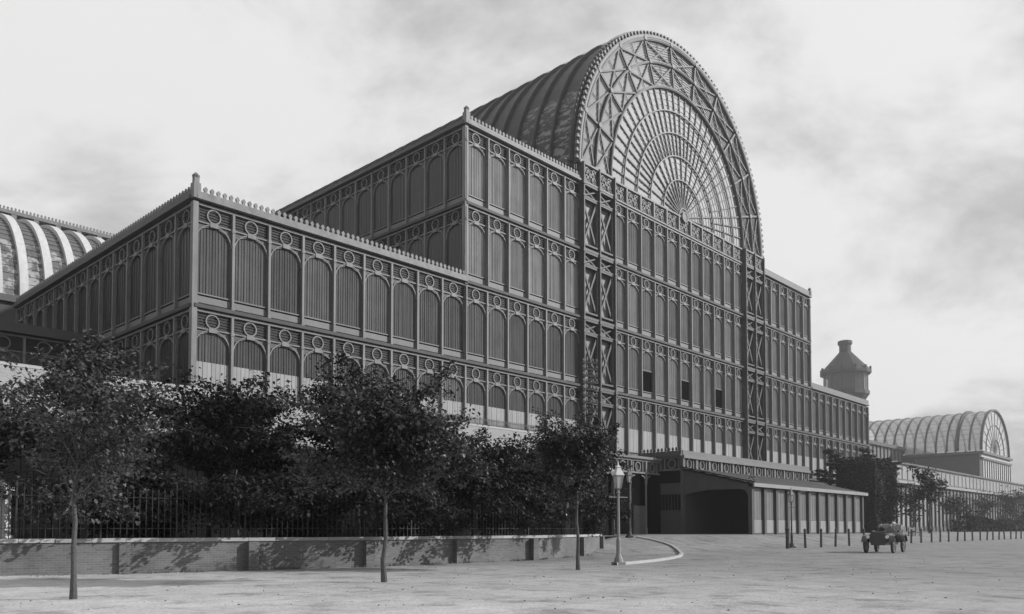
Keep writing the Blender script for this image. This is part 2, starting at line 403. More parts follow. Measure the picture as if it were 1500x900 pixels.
# frieze of scrollwork at the springing of the arch
def scroll_mesh():
    b = MB(); b.box(0, W, -.1, .3, 0, .16, 0); b.box(0, W, -.1, .3, 1.72, 1.9, 0); b.box(.0, W, .12, .3, .16, 1.72, 1)
    b.box(-.1, .1, -.14, .2, .16, 1.72, 0)
    for sx_ in (-1, 1):
        for sz in (-1, 1):
            b.arc(XC+sx_*.52, .94+sz*.36, .22, .31, .02, .13, 0, math.pi*1.6, 9, 2); b.arc(XC+sx_*.42, .94+sz*.30, .06, .13, .02, .13, 0, 2*math.pi, 6, 2)
    b.beam((XC-.9, .06, .3), (XC+.9, .06, 1.6), .07, .07, 2); b.beam((XC-.9, .06, 1.6), (XC+.9, .06, .3), .07, .07, 2)
    b.arc(XC, .94, .12, .22, .0, .13, 0, 2*math.pi, 8, 2)
    return b.mesh('scroll_panel', IRON, GREYWOOD, SILL)
SM = scroll_mesh()
for i in range(15, 30): link('scroll_panel', SM, palace, (i*W, -.02 if 16 < i < 28 else -.3, ZD+.12))
# the arch: three concentric rings, lattice cells between, a fan of glazing bars
CXT = 22.45*W; CZT = 34.5
R0, R1, R2 = 18.25, 16.0, 13.6
for r, wd in ((R0, .24), (R1, .2), (R2, .22)):
    b = MB(); b.arc(CXT, CZT, r-wd, r+wd*.2, -.2, .2, 0, math.pi, 66); b.arc(CXT, CZT, r-wd*.65, r-wd*.1, -.25, -.2, 0, math.pi, 66)
    link('arch_rib', b.mesh('arch_rib', TRUSS), palace)
NC = 11
def pol(r, a, y=0): return (CXT+r*math.cos(a), y, CZT+r*math.sin(a))
for ra, rb in ((R1, R0), (R2, R1)):
    for k in range(NC):
        a0 = math.pi*k/NC; a1 = math.pi*(k+1)/NC; am = (a0+a1)/2
        b = MB()
        i = .1; ri, ro = ra+.1, rb-.3
        e = .018
        b.beam(pol(ri, a0+e, -.05), pol(ro, a1-e, -.05), .16, .1); b.beam(pol(ri, a1-e, -.03), pol(ro, a0+e, -.03), .16, .1)
        b.beam(pol(ri, am, 0), pol(ro, am, 0), .05, .05)
        b.beam(pol(ri, a0, -.08), pol(ro, a0, -.08), .22, .16)
        link('lattice_cell', b.mesh('lattice_cell', TRUSS), palace)
        b = MB(); n = 9                                  # louvred pane behind the cell
        for j in range(n):
            q0 = ra+(rb-ra)*j/n; q1 = ra+(rb-ra)*(j+1)/n
            b.face([pol(q0, a0, .06), pol(q0, a1, .06), pol(q1, a1, .13), pol(q1, a0, .13)])
        link('cell_pane', b.mesh('cell_pane', FANGLASS), palace)
for ra, rb in ((R1, R0), (R2, R1)):
    for k in range(NC+1):
        a = math.pi*k/NC
        b = MB(); b.arc(CXT+rb*math.cos(a), CZT+rb*math.sin(a), 0.0, .25, -.3, -.2, 0, 2*math.pi, 8)
        link('boss', b.mesh('boss', IRON), palace)
# cornice of the arch with its beads
b = MB(); b.arc(CXT, CZT, R0+.06, R0+.28, -.24, .5, 0, math.pi, 66); link('arch_cornice', b.mesh('arch_cornice', IRON), palace)
for k in range(NC):
    b = MB()
    b.arc(CXT, CZT, R0+.27, R0+.34, -.2, .0, math.pi*k/NC+.002, math.pi*(k+1)/NC-.002, 6)
    for j in range(8):
        a = math.pi*(k+(j+.5)/8)/NC; q = pol(R0+.3, a, -.1); q2 = pol(R0+.52, a, -.1); q3 = pol(R0+.7, a, -.1)
        b.beam(q, q2, .16, .2); b.beam(q2, q3, .30, .24)
    link('crest', b.mesh('arch_crest', IRON), palace)
FR = [.95, 4.0, 6.5, 8.9, 11.2, R2]
NSP = 33
for j, r in enumerate(FR[:-1]):
    b = MB(); b.arc(CXT, CZT, r-.06, r+.06, -.1, .04, 0, math.pi, 44); link('fan_ring', b.mesh('fan_ring', IRON), palace)
for k in range(NSP+1):
    a = math.pi*k/NSP; b = MB()
    b.beam(pol(.4 if k % 2 else 6.45, a, .05), pol(R2-.2, a, .05), .12 if k % 3 else .16, .1); link('fan_spoke', b.mesh('fan_spoke', TRUSS), palace)
b = MB(); b.arc(CXT, CZT, .0, .4, -.2, .0, 0, 2*math.pi, 20); b.arc(CXT, CZT, .42, .58, -.25, -.05, 0, 2*math.pi, 20); link('fan_hub', b.mesh('fan_hub', IRON), palace)
rf = random.Random(5)
for j in range(5):
    for k in range(NSP):
        a0 = math.pi*k/NSP; a1 = math.pi*(k+1)/NSP; b = MB(); n = (5, 4, 4, 4, 4)[j]; y0 = .12+rf.uniform(-.015, .015)
        for q in range(n):
            r0_ = FR[j]+(FR[j+1]-FR[j])*q/n; r1_ = FR[j]+(FR[j+1]-FR[j])*(q+1)/n
            b.face([pol(r0_, a0, y0), pol(r0_, a1, y0+.012), pol(r1_, a1, y0+.06), pol(r1_, a0, y0+.05)])
        link('fan_pane', b.mesh('fan_pane', FANGLASS), palace)
# barrel vault behind
RV = 18.85; NV = 46
def vault_mesh(first, second):
    b = MB(); n = 44
    for k in range(n):
        a0 = math.pi*k/n; a1 = math.pi*(k+1)/n
        p0 = (RV*math.cos(a0), RV*math.sin(a0)); p1 = ((RV-.10)*math.cos(a1), (RV-.10)*math.sin(a1))
        for s_ in range(3):
            ya, yb = W*s_/3, W*(s_+1)/3
            b.face([(p0[0], ya, p0[1]), (p1[0], ya, p1[1]), (p1[0], yb, p1[1]), (p0[0], yb, p0[1])], 1 if k > 37 or k < 6 else 0)
        b.face([((RV-.10)*math.cos(a1), 0, (RV-.10)*math.sin(a1)), (RV*math.cos(a1), 0, RV*math.sin(a1)), (RV*math.cos(a1), W, RV*math.sin(a1)), ((RV-.10)*math.cos(a1), W, (RV-.10)*math.sin(a1))])
    return b.mesh('vault_glazing', first, second)
def patchy():  # sky seen through the vault, painted as pale patches on opaque glass
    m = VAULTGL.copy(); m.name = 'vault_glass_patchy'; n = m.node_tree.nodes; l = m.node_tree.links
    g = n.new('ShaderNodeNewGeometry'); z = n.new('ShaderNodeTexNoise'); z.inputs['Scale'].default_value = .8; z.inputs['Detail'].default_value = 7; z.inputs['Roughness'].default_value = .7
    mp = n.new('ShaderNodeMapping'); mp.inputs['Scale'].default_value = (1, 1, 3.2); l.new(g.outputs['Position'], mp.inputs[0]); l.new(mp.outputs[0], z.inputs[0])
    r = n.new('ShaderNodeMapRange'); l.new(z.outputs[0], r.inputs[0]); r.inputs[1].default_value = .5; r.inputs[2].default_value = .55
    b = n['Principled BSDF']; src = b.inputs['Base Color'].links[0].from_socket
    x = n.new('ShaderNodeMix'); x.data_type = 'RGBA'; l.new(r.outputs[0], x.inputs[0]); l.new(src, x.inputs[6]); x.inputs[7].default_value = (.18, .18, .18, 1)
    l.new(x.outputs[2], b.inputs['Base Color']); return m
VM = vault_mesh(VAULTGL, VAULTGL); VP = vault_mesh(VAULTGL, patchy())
b = MB(); b.arc(0, 0, RV-.1, RV+.24, -.14, .14, 0, math.pi, 44); b.arc(0, 0, RV+.24, RV+.30, -.07, .07, 0, math.pi, 44); VR = b.mesh('vault_rib', RIBM)
for k in range(NV):
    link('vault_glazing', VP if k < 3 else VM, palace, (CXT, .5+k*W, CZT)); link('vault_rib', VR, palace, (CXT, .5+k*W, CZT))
b = MB(); b.arc(CXT, CZT, .4, RV-.1, NV*W, NV*W+.4, 0, math.pi, 30); link('vault_end', b.mesh('vault_end', GREYWOOD), palace)
for s_ in (-1, 1):
    b = MB(); b.box(-.9, .9, 0, NV*W, -.35, .15); b.box(-.6, .6, .2, NV*W, -2.4, -.35); link('vault_gutter', b.mesh('vault_gutter', IRON_DULL), palace, (CXT+s_*(RV-.1), .6, CZT))

# ------------------------------------------------------------------ low south building with its own barrel-roofed nave beyond
nave = thing('nave_range', 'barrel-vaulted nave behind the south wing, broad white ribs and crested wall at far left', 'building', PF(0, 62), ROTZ)
b = MB(); b.arc(0, 0, 0.2, 11.9, -.0, 0.0, 0, .01, 1)
RN = 11.6
def nave_skin():
    b = MB(); n = 20
    for k in range(n):
        a0 = math.pi/2*k/n; a1 = math.pi/2*(k+1)/n
        for s_ in range(2):
            x0_, x1_ = W*s_/2, W*(s_+1)/2
            f = [(x0_, -RN*math.cos(a0), RN*math.sin(a0)), (x1_, -RN*math.cos(a0), RN*math.sin(a0)), (x1_, -(RN-.07)*math.cos(a1), (RN-.07)*math.sin(a1)), (x0_, -(RN-.07)*math.cos(a1), (RN-.07)*math.sin(a1))]
            b.face(f, 1 if k < 8 else 0)
        b.face([(0, -(RN-.07)*math.cos(a1), (RN-.07)*math.sin(a1)), (W, -(RN-.07)*math.cos(a1), (RN-.07)*math.sin(a1)), (W, -RN*math.cos(a1), RN*math.sin(a1)), (0, -RN*math.cos(a1), RN*math.sin(a1))], 0)
    return b.mesh('nave_glazing', mat('nave_glass_dull', .10, .5, .15, .6, island=.1), sky_patch2)
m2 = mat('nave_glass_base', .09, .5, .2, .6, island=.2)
def sky_patch_on(mm, hi, sc, thr):
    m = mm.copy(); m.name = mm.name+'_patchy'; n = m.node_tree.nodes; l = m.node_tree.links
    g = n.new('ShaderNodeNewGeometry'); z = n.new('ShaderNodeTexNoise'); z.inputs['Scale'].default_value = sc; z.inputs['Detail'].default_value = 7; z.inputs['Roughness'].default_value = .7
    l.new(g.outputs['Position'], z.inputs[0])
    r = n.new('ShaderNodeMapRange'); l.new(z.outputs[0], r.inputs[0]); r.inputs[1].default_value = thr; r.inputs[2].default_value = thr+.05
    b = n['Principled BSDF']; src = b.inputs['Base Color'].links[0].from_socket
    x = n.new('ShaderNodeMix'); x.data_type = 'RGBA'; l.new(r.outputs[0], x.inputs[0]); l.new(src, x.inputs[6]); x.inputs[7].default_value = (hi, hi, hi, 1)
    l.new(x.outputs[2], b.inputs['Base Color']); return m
sky_patch2 = sky_patch_on(m2, .27, 1.0, .5)  # sky glinting through the nave roof is put into the colour as patches
NS = nave_skin()
def arc_yz(b, r0, r1, x0, x1, a0, a1, n):
    i = len(b.v)
    for k in range(n+1):
        a = a0+(a1-a0)*k/n; c, t = -math.cos(a), math.sin(a)
        for r, x in ((r0, x0), (r1, x0), (r1, x1), (r0, x1)): b.v.append((x, r*c, r*t))
    for k in range(n):
        q = i+4*k
        for e in range(4): g = (e+1) % 4; b.f.append((q+e, q+4+e, q+4+g, q+g)); b.m.append(0)
    b.f.append((i, i+1, i+2, i+3)); b.m.append(0); q = i+4*n; b.f.append((q+3, q+2, q+1, q)); b.m.append(0)
b = MB(); arc_yz(b, RN-.3, RN+.42, -.42, .42, 0, math.pi/2, 22); NR = b.mesh('nave_rib', WHITE)
CR2 = CR
for i in range(-14, 12):
    link('nave_glazing', NS, nave, (i*W, 0, 24.9)); link('nave_rib', NR, nave, (i*W, 0, 24.9))
    link('crest', CR2, nave, (i*W, 2.0, 38.3))
    b = MB(); b.box(-.28, .28, 1.7, 2.4, 35, 38.5); link('post', b.mesh('post', IRON), nave, (i*W, 0, 0))
def npart(name, x0, x1, y0, y1, z0, z1, m):
    b = MB(); b.box(x0, x1, y0, y1, z0, z1); link(name, b.mesh(name, m), nave)
npart('clerestory_wall', -35, 30, 2.1, 2.6, 24, 38.4, GREYWOOD)
npart('nave_side_wall', -35, 28, -11.9, 2.0, 0, 24.6, GREYWOOD)
npart('nave_gutter', -35, 28, -12.4, -11.2, 24.3, 25.0, IRON_DULL)

low = thing('low_corridor_range', 'low range with ring frieze set back left of the tall south wing', 'building', PF(-.9*W, 15), ROTZ)
for k in range(12):
    o = link('window_bay', ME['bay'], low, (-(k+1)*W, 0, ZB-H))
    for nm in ('col', 'string', 'span', 'arch', 'ring', 'sill'): link({'col': 'column', 'span': 'spandrel', 'string': 'string_course'}.get(nm, nm), ME[nm], o)
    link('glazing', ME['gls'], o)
    if k == 0: link('column', ME['col'], o, (W, 0, 0))
b = MB(); b.box(-30, .9*W-.05, .36, 30, 0, ZB-.1); link('core_wall', b.mesh('core_wall', VOID), low)
b = MB(); b.box(0.1, .9*W-.05, .1, .34, 0, ZB); link('side_wall', b.mesh('side_wall', DARKWOOD), low)
b = MB(); b.box(-30, .9*W-.05, -.4, 30, ZB+.1, ZB+.35); b.box(-30, .9*W-.05, -.2, 30, ZB+.35, ZB+.8); link('roof', b.mesh('roof', LEAD), low)

# ------------------------------------------------------------------ long lean-to below the south wing
lean = thing('lean_to', 'long low lean-to with a sunlit slate roof and dark boarded front behind the railings', 'outbuilding', PF(0, 0), ROTZ)
LX0, LX1 = -30, 31.0
ya, za, yb, zb = -.5, 8.55, -8.1, 5.0
rl = random.Random(3)
n = 22
for k in range(n):                       # slate courses, each lapping the one below
    b = MB(); t0, t1 = k/n, (k+1)/n
    y0 = yb+(ya-yb)*t0; z0 = zb+(za-zb)*t0; y1 = yb+(ya-yb)*t1; z1 = zb+(za-zb)*t1
    x = LX0+(k % 2)*.3
    while x < LX1:
        wd = rl.uniform(.5, .72); x2 = min(LX1, x+wd); d = rl.uniform(0, .012)
        b.face([(x+.005, y0-.03, z0+.05+d), (x2-.005, y0-.03, z0+.05+d), (x2-.005, y1, z1+.02), (x+.005, y1, z1+.02)])
        b.face([(x+.005, y0-.03, z0+d-.02), (x2-.005, y0-.03, z0+d-.02), (x2-.005, y0-.03, z0+.05+d), (x+.005, y0-.03, z0+.05+d)])
        x = x2
    kind(link('slate_course', b.mesh('slate_course', SLATE), lean), 'stuff')
b = MB(); b.face([(LX0, yb, zb-.02), (LX1, yb, zb-.02), (LX1, ya, za-.02), (LX0, ya, za-.02)]); b.face([(LX0, yb, zb-.2), (LX0, ya, za-.2), (LX1, ya, za-.2), (LX1, yb, zb-.2)]); link('roof_deck', b.mesh('roof_deck', DARKWOOD), lean)
b = MB(); b.box(LX0, LX1, yb-.16, yb+.05, zb-.22, zb+.02); link('eaves_gutter', b.mesh('eaves_gutter', SILL), lean)
b = MB(); b.box(LX0, LX1, ya-.14, ya+.3, za, za+.16); link('ridge_flashing', b.mesh('ridge_flashing', STONE), lean)
b = MB(); x = LX0
while x < LX1:
    b.box(x+.01, x+.235, -7.75+rl.uniform(-.02, .02), -7.6, 0, 4.9); x += .245
kind(link('wall_board', b.mesh('wall_board', DARKWOOD), lean), 'stuff')
for k in range(21):
    b = MB(); b.box(-.1, .1, -7.92, -7.74, 0, 4.85); link('wall_post', b.mesh('wall_post', DARKWOOD), lean, (LX0+.5+k*3.0, 0, 0))
for xx in (LX0, LX1):
    b = MB(); b.face([(xx, -7.7, 0), (xx, -.5, 0), (xx, -.5, za-.1), (xx, -7.7, zb)]); link('end_wall', b.mesh('end_wall', DARKWOOD), lean)
b = MB()
for k in range(0, 117):
    xx = 14.0+k*.145
    b.box(xx-.015, xx+.015, -.42, -.39, za+.16, za+.75)
b.box(14, 31, -.43, -.38, za+.6, za+.64)
link('ridge_railing', b.mesh('ridge_railing', BLACKIRON), lean)

# ------------------------------------------------------------------ entrance block and its shed
porch = thing('entrance_block', 'single-storey entrance block with ring frieze and crested parapet under the transept', 'entrance', PF(45.5, 0), ROTZ)
PX1 = 28.9; PY = -5.24
def pbox(par, name, x0, x1, y0, y1, z0, z1, m):
    b = MB(); b.box(x0, x1, y0, y1, z0, z1); return link(name, b.mesh(name, m), par)
pbox(porch, 'core_wall', .2, PX1, PY+.25, -.3, 0, 7.1, VOID)
pbox(porch, 'parapet', -.1, PX1+.1, PY-.25, -.25, 7.25, 7.55, SILL)
pbox(porch, 'upper_parapet', .02, PX1, PY-.05, -.28, 7.55, 8.0, SILL)
pbox(porch, 'lower_wall', .1, PX1, PY+.05, PY+.24, 0, 6.3, GREYWOOD)
for k in range(12):
    b = MB(); x0, x1 = 0, W
    b.box(x0, x1, -.08, .24, 1.1, 1.3, 0); b.box(x0, x1, -.06, .24, -.05, .1, 0); b.box(x0, x1, .12, .24, .1, 1.1, 1)
    b.box(-.1, .1, -.12, .2, .1, 1.1, 0); b.arc(XC, .6, .36, .47, .0, .12, 0, 2*math.pi, 14, 0)
    for s_ in (-1, 1): b.box(XC+s_*.8-.06, XC+s_*.8+.06, .0, .12, .1, 1.1, 0)
    if k == 0: pf_mesh = b.mesh('frieze_panel', IRON, SHADOWY)
    if k*W < PX1-1: link('frieze_panel', pf_mesh, porch, (k*W, PY, 6.15))
for k in range(2): link('frieze_panel', pf_mesh, porch, mx=T((0, PY+(k+1)*W, 6.15)) @ TURN)
for k in range(2): link('crest', CR_SHADE, porch, mx=T((0, PY+(k+1)*W, 7.3)) @ TURN)
pbox(porch, 'corner_post', -.15, .15, PY-.15, PY+.15, 0, 7.25, IRON_DULL)
pbox(porch, 'side_window', -.02, .2, PY+.3, -2.9, 4.9, 6.1, VOID); pbox(porch, 'side_panel', -.05, .2, PY+.2, -2.8, 3.8, 4.88, GREYWOOD)
pbox(porch, 'side_window', -.02, .2, PY+.3, -2.9, 2.3, 3.78, VOID); pbox(porch, 'side_panel', -.05, .2, PY+.2, -2.8, 0, 2.28, GREYWOOD)
for k in range(6): pbox(porch, 'window_bar', -.06, -.02, PY+.5+k*.35, PY+.55+k*.35, 2.3, 3.78, GREYWOOD)
# canopy arm running left from the block
CANW = 9.0
for k in range(4): link('frieze_panel', pf_mesh, porch, (-.2-(k+1)*W, -2.8, 5.75))
pbox(porch, 'canopy_roof', -9.9, -.12, -3.1, -.3, 7.06, 7.3, SILL)
for k in range(4):
    x = -2.5-k*2.6
    b = MB(); b.lathe([(.16, 0), (.16, .5), (.1, .6), (.09, 4.6), (.14, 4.7), (.14, 5.75)], 8)
    for s_ in (-1, 1): b.arc(s_*.75, 5.65-.9, .72, .82, -.05, .05, math.pi/2 if s_ > 0 else 0, math.pi if s_ > 0 else math.pi/2, 7)
    link('canopy_column', b.mesh('canopy_column', IRON), porch, (x, -2.75, 0))
pbox(porch, 'screen', -3.7, -1.6, -2.2, -2.1, 0, 2.7, SILL)

shed = thing('carriage_shed', 'long open-ended cab shed with sloping roof and pale panelled front', 'shed', PF(45.5, -5.24), ROTZ)
SX1 = 11*W+.45; SY = -6.9; SYE = -7.3
z_top, z_e = 6.3, 4.55
n = 12
for k in range(n):
    b = MB(); t0, t1 = k/n, (k+1)/n
    hip = 3.9
    def edge(t): return SX1+.3-hip*0*t
    y0 = SYE*(1-t0)+-.06*t0; z0 = z_e+(z_top-z_e)*t0; y1 = SYE*(1-t1)-.06*t1; z1 = z_e+(z_top-z_e)*t1
    x = -.25+(k % 2)*.45
    while x < SX1+.25:
        x2 = min(x+.9, SX1+.3)
        b.face([(x+.008, y0-.02, z0+.035), (x2-.008, y0-.02, z0+.035), (x2-.008, y1, z1+.01), (x+.008, y1, z1+.01)]); x = x2
    kind(link('roof_course', b.mesh('roof_course', ZINC), shed), 'stuff')
b = MB(); b.face([(-.25, SYE, z_e), (SX1+.3, SYE, z_e), (SX1+.3, -.06, z_top), (-.25, -.06, z_top)]); b.face([(-.25, SYE, z_e-.15), (-.25, -.06, z_top-.15), (SX1+.3, -.06, z_top-.15), (SX1+.3, SYE, z_e-.15)]); link('roof_deck', b.mesh('roof_deck', ZINC), shed)
pbox(shed, 'eaves_fascia', -.3, SX1+.35, SYE-.14, SYE+.02, z_e-.3, z_e+.03, PALEWOOD)
# gable: boarded upper panel, arched opening below
b = MB(); prev = None; n = 16
for k in range(n+1):
    y = -.05+(SY+.15)*k/n*1.0
    t = k/n; zt = z_top-.15+(z_e-z_top)*(-y/7.3)
    zo = 3.55+.55*min(1, t*2.6)**.5 if t < .9 else 4.1-.7*((t-.9)/.1)**2
    if prev:
        b.face([(-.1, prev[0], prev[2]), (-.1, prev[0], prev[1]), (-.1, y, zt), (-.1, y, zo)]); b.face([(-.02, prev[0], prev[2]), (-.02, y, zo), (-.02, y, zt), (-.02, prev[0], prev[1])])
        b.face([(-.1, prev[0], prev[2]), (-.1, y, zo), (-.02, y, zo), (-.02, prev[0], prev[2])])
    prev = (y, zt, zo)
link('gable', b.mesh('gable', GREYWOOD), shed)
b = MB(); b.beam((-.3, 0, z_top+.1), (-.3, SYE-.1, z_e+.1), .12, .25, up=(1, 0, 0)); link('bargeboard', b.mesh('bargeboard', BLACKIRON), shed)
pbox(shed, 'gable_post', -.12, .1, SY-.1, SY+.12, 0, 4.3, BLACKIRON)
b = MB(); b.arc(0, 0, .14, .2, -.04, .04, 0, math.pi*1.7, 10); b.arc(.32, .03, .1, .16, -.04, .04, 0, math.pi*1.7, 10); b.box(-.25, .5, -.05, .05, -.28, -.2); link('corner_cresting', b.mesh('corner_cresting', BLACKIRON), shed, mx=T((-.3, SYE+.2, z_e+.4)) @ TURN)
pbox(shed, 'floor_slab', .0, SX1, SY, -.1, .0, .04, GREYWOOD); pbox(shed, 'inner_wall', .02, SX1, -.25, -.12, .04, 4.3, GREYWOOD)
pbox(shed, 'end_wall', SX1-.1, SX1+.05, SY, -.15, 0, 4.3, GREYWOOD)
def panel_up():
    b = MB()
    for k in range(8):
        x = .25+k*(W-.37)/8; b.box(x+.01, x+(W-.37)/8-.01, .02+(k % 2)*.012, .1, 1.35, 4.22)
    return b.mesh('upper_panel', mat('shed_glazing', .11, .45, .15, .8, island=.1, objvar=.15))
b = MB(); b.box(.25, W-.1, .0, .1, .12, 1.33); PLO = b.mesh('lower_panel', PALEWOOD); PUP = panel_up()
b = MB(); b.box(-.16, .25, -.22, .15, 0, 4.26); PPO = b.mesh('post', GREYWOOD)
for k in range(11):
    link('upper_panel', PUP, shed, (k*W, SY, 0)); link('lower_panel', PLO, shed, (k*W, SY, 0)); link('post', PPO, shed, (k*W, SY, 0))
link('post', PPO, shed, (11*W, SY, 0)); pbox(shed, 'plinth', 0, SX1, SY-.05, SY+.1, 0, .11, GREYWOOD)
pbox(shed, 'door_plate', 2*W+.5, 2*W+.58, SY-.03, SY, 1.7, 2.2, BLACKIRON)

# ------------------------------------------------------------------ far buildings
lw = thing('north_range', 'long low glazed range receding to the right edge behind trees', 'building', PF(110.5, 0), ROTZ)
b = MB(); b.box(-.12, .12, -.2, .2, 0, 8.3); LP = b.mesh('pier', TRUSS)
b = MB(); b.box(.12, W-.12, .1, .2, .9, 6.9); LG = b.mesh('pane', mat('pale_far_glazing', .3, .4, .15, .4, objvar=.25))
b = MB(); b.box(.12, W-.12, .0, .2, 6.92, 8.3); b.box(.12, W-.12, -.02, .2, 0, .88); LF = b.mesh('frieze', SILL)
for k in range(84):
    link('pier', LP, lw, (k*W, 0, 0)); link('pane', LG, lw, (k*W, 0, 0)); link('frieze', LF, lw, (k*W, 0, 0))
LEN = 84*W
pbox(lw, 'core_wall', 0, LEN, .3, 22, 0, 8.2, VOID)
b = MB(); b.face([(0, -.6, 8.4), (LEN, -.6, 8.4), (LEN, 8, 10.3), (0, 8, 10.3)]); b.box(0, LEN, -.6, -.2, 8.32, 8.7); link('roof', b.mesh('roof', SLATE), lw)
pbox(lw, 'upper_wall', 0, LEN, 8.02, 22, 8.2, 13.6, SILL)
for k in range(60): pbox(lw, 'upper_pane', k*3.4+.4, k*3.4+3.0, 7.9, 8.0, 10.6, 13.2, PALEWOOD)
pbox(lw, 'upper_roof', 0, LEN, 7.6, 22, 13.62, 14.0, LEAD)
nt_ = thing('north_transept', 'distant see-through barrel-vaulted glass transept with round-arched end at right', 'building', PF(236, 13), ROTZ)
RT = 16.4; TX = 17
for k in range(14):
    y = k*2.95
    b = MB(); b.arc(TX, 23, RT-.2, RT+.35, y-.2, y+.2, 0, math.pi, 28); link('vault_rib', b.mesh('vault_rib', TRUSS), nt_)
    if k < 13:
        b = MB(); n = 24
        for j in range(n):
            a0 = math.pi*j/n; a1 = math.pi*(j+1)/n
            b.face([(TX+RT*math.cos(a0), y, 23+RT*math.sin(a0)), (TX+RT*math.cos(a1), y, 23+RT*math.sin(a1)), (TX+RT*math.cos(a1), y+2.95, 23+RT*math.sin(a1)), (TX+RT*math.cos(a0), y+2.95, 23+RT*math.sin(a0))])
            if j: b.beam((TX+(RT+.03)*math.cos(a0), y, 23+(RT+.03)*math.sin(a0)), (TX+(RT+.03)*math.cos(a0), y+2.95, 23+(RT+.03)*math.sin(a0)), .1 if j % 4 else .25, .1)
        link('vault_glass', b.mesh('vault_glass', CLEAR), nt_)
b = MB(); b.arc(TX, 23, 0.1, RT-.2, .0, .03, 0, math.pi, 28); link('end_glass', b.mesh('end_glass', CLEAR), nt_)
for k in range(1, 12):
    a = math.pi*k/12; b = MB(); b.beam((TX, -.05, 23), (TX+(RT-.2)*math.cos(a), -.05, 23+(RT-.2)*math.sin(a)), .12, .12); link('end_spoke', b.mesh('end_spoke', IRON_DULL), nt_)
for r in (5.5, 11):
    b = MB(); b.arc(TX, 23, r-.1, r+.1, -.2, .0, 0, math.pi, 24); link('end_ring', b.mesh('end_ring', IRON_DULL), nt_)
b = MB(); b.arc(TX, 23, RT+.1, RT+.7, -.5, .2, 0, math.pi, 32); link('end_arch', b.mesh('end_arch', TRUSS), nt_)
b = MB(); b.arc(TX, 23, RT+.3, RT+.9, 6.0, 6.6, math.pi*.28, math.pi, 24); link('vault_arch', b.mesh('vault_arch', TRUSS), nt_)
pbox(nt_, 'deck', -1.2, 35.2, -1.0, 40, 21.9, 22.6, IRON_DULL)
pbox(nt_, 'front_wall', -.2, 34.4, -.3, .3, 0, 21.8, WHITE)
pbox(nt_, 'side_wall', -.4, .2, .3, 40, 0, 21.8, GREYWOOD)
pbox(nt_, 'cornice', -.6, 34.8, -.8, .3, 20.3, 20.9, IRON_DULL)
for k in range(14): pbox(nt_, 'pilaster', .2+k*2.6, .5+k*2.6, -.55, -.3, 0, 20.2, SILL)
pbox(nt_, 'inner_bracing', TX-16, TX+16, 20, 20.4, 22.6, 26, SILL)
for c_ in nt_.children:
    for v_ in c_.data.vertices:
        if v_.co.z > 23 and c_.data.users == 1: v_.co.z = 23+(v_.co.z-23)*.775
fr = thing('far_nave_range', 'pale flat-roofed nave range between the water tower and distant transept', 'building', PF(112, 34), ROTZ)
pbox(fr, 'wall', 0, 125, 0, 12, 0, 24, SILL); pbox(fr, 'roof', -1, 126, -.8, 13, 24.02, 25, LEAD)
for k in range(42): pbox(fr, 'pier', k*3-.2, k*3+.2, -.3, 0, 0, 24, TRUSS)

tower = thing('water_tower', 'dark polygonal water tower with conical cap and glazed gallery behind the palace', 'tower', (125.5, 300, 0))
tm = mat('tower_iron', .008, .7, .2, .4)
b = MB(); b.lathe([(7.0, 0), (7.0, 47), (7.2, 47.2), (7.0, 47.6), (7.0, 52)], 12); link('shaft', b.mesh('shaft', tm), tower)
b = MB(); b.lathe([(7.0, 52), (8.3, 54), (8.7, 54.4), (8.7, 55.8), (8.1, 56)], 12); link('gallery_floor', b.mesh('gallery_floor', tm), tower)
b = MB(); b.lathe([(6.3, 56), (6.3, 62.2)], 12); link('gallery_core', b.mesh('gallery_core', tm), tower)
b = MB(); b.box(-.18, .18, -.18, .18, 56, 62.3); pm = b.mesh('gallery_post', tm)
for k in range(12): a = 2*math.pi*k/12; link('gallery_post', pm, tower, (8.0*math.cos(a), 8.0*math.sin(a), 0), a)
b = MB(); b.box(-2.0, 2.0, -.06, .06, 56.2, 62.2); gm = b.mesh('gallery_glass', glass('gallery_glazing', .1, .25))
for k in range(12): a = 2*math.pi*(k+.5)/12; link('gallery_glass', gm, tower, (7.75*math.cos(a), 7.75*math.sin(a), 0), a+math.pi/2)
b = MB(); b.lathe([(8.3, 62.2), (9.4, 62.8), (9.5, 63.7), (9.3, 64.0), (2.5, 71.6), (2.3, 72)], 12); link('cap', b.mesh('cap', tm), tower)
for k in range(12):
    a = 2*math.pi*k/12; b = MB(); b.box(-.35, .35, -.35, .35, 63.6, 65.4); link('cap_bracket', b.mesh('cap_bracket', tm), tower, (9.0*math.cos(a), 9.0*math.sin(a), 0), a)
b = MB(); b.lathe([(2.2, 71.5), (2.2, 74.5), (2.7, 75), (2.7, 76.2), (2.2, 76.4)], 12); link('flue', b.mesh('flue', tm), tower)
tower.scale = (.96, .96, .945)

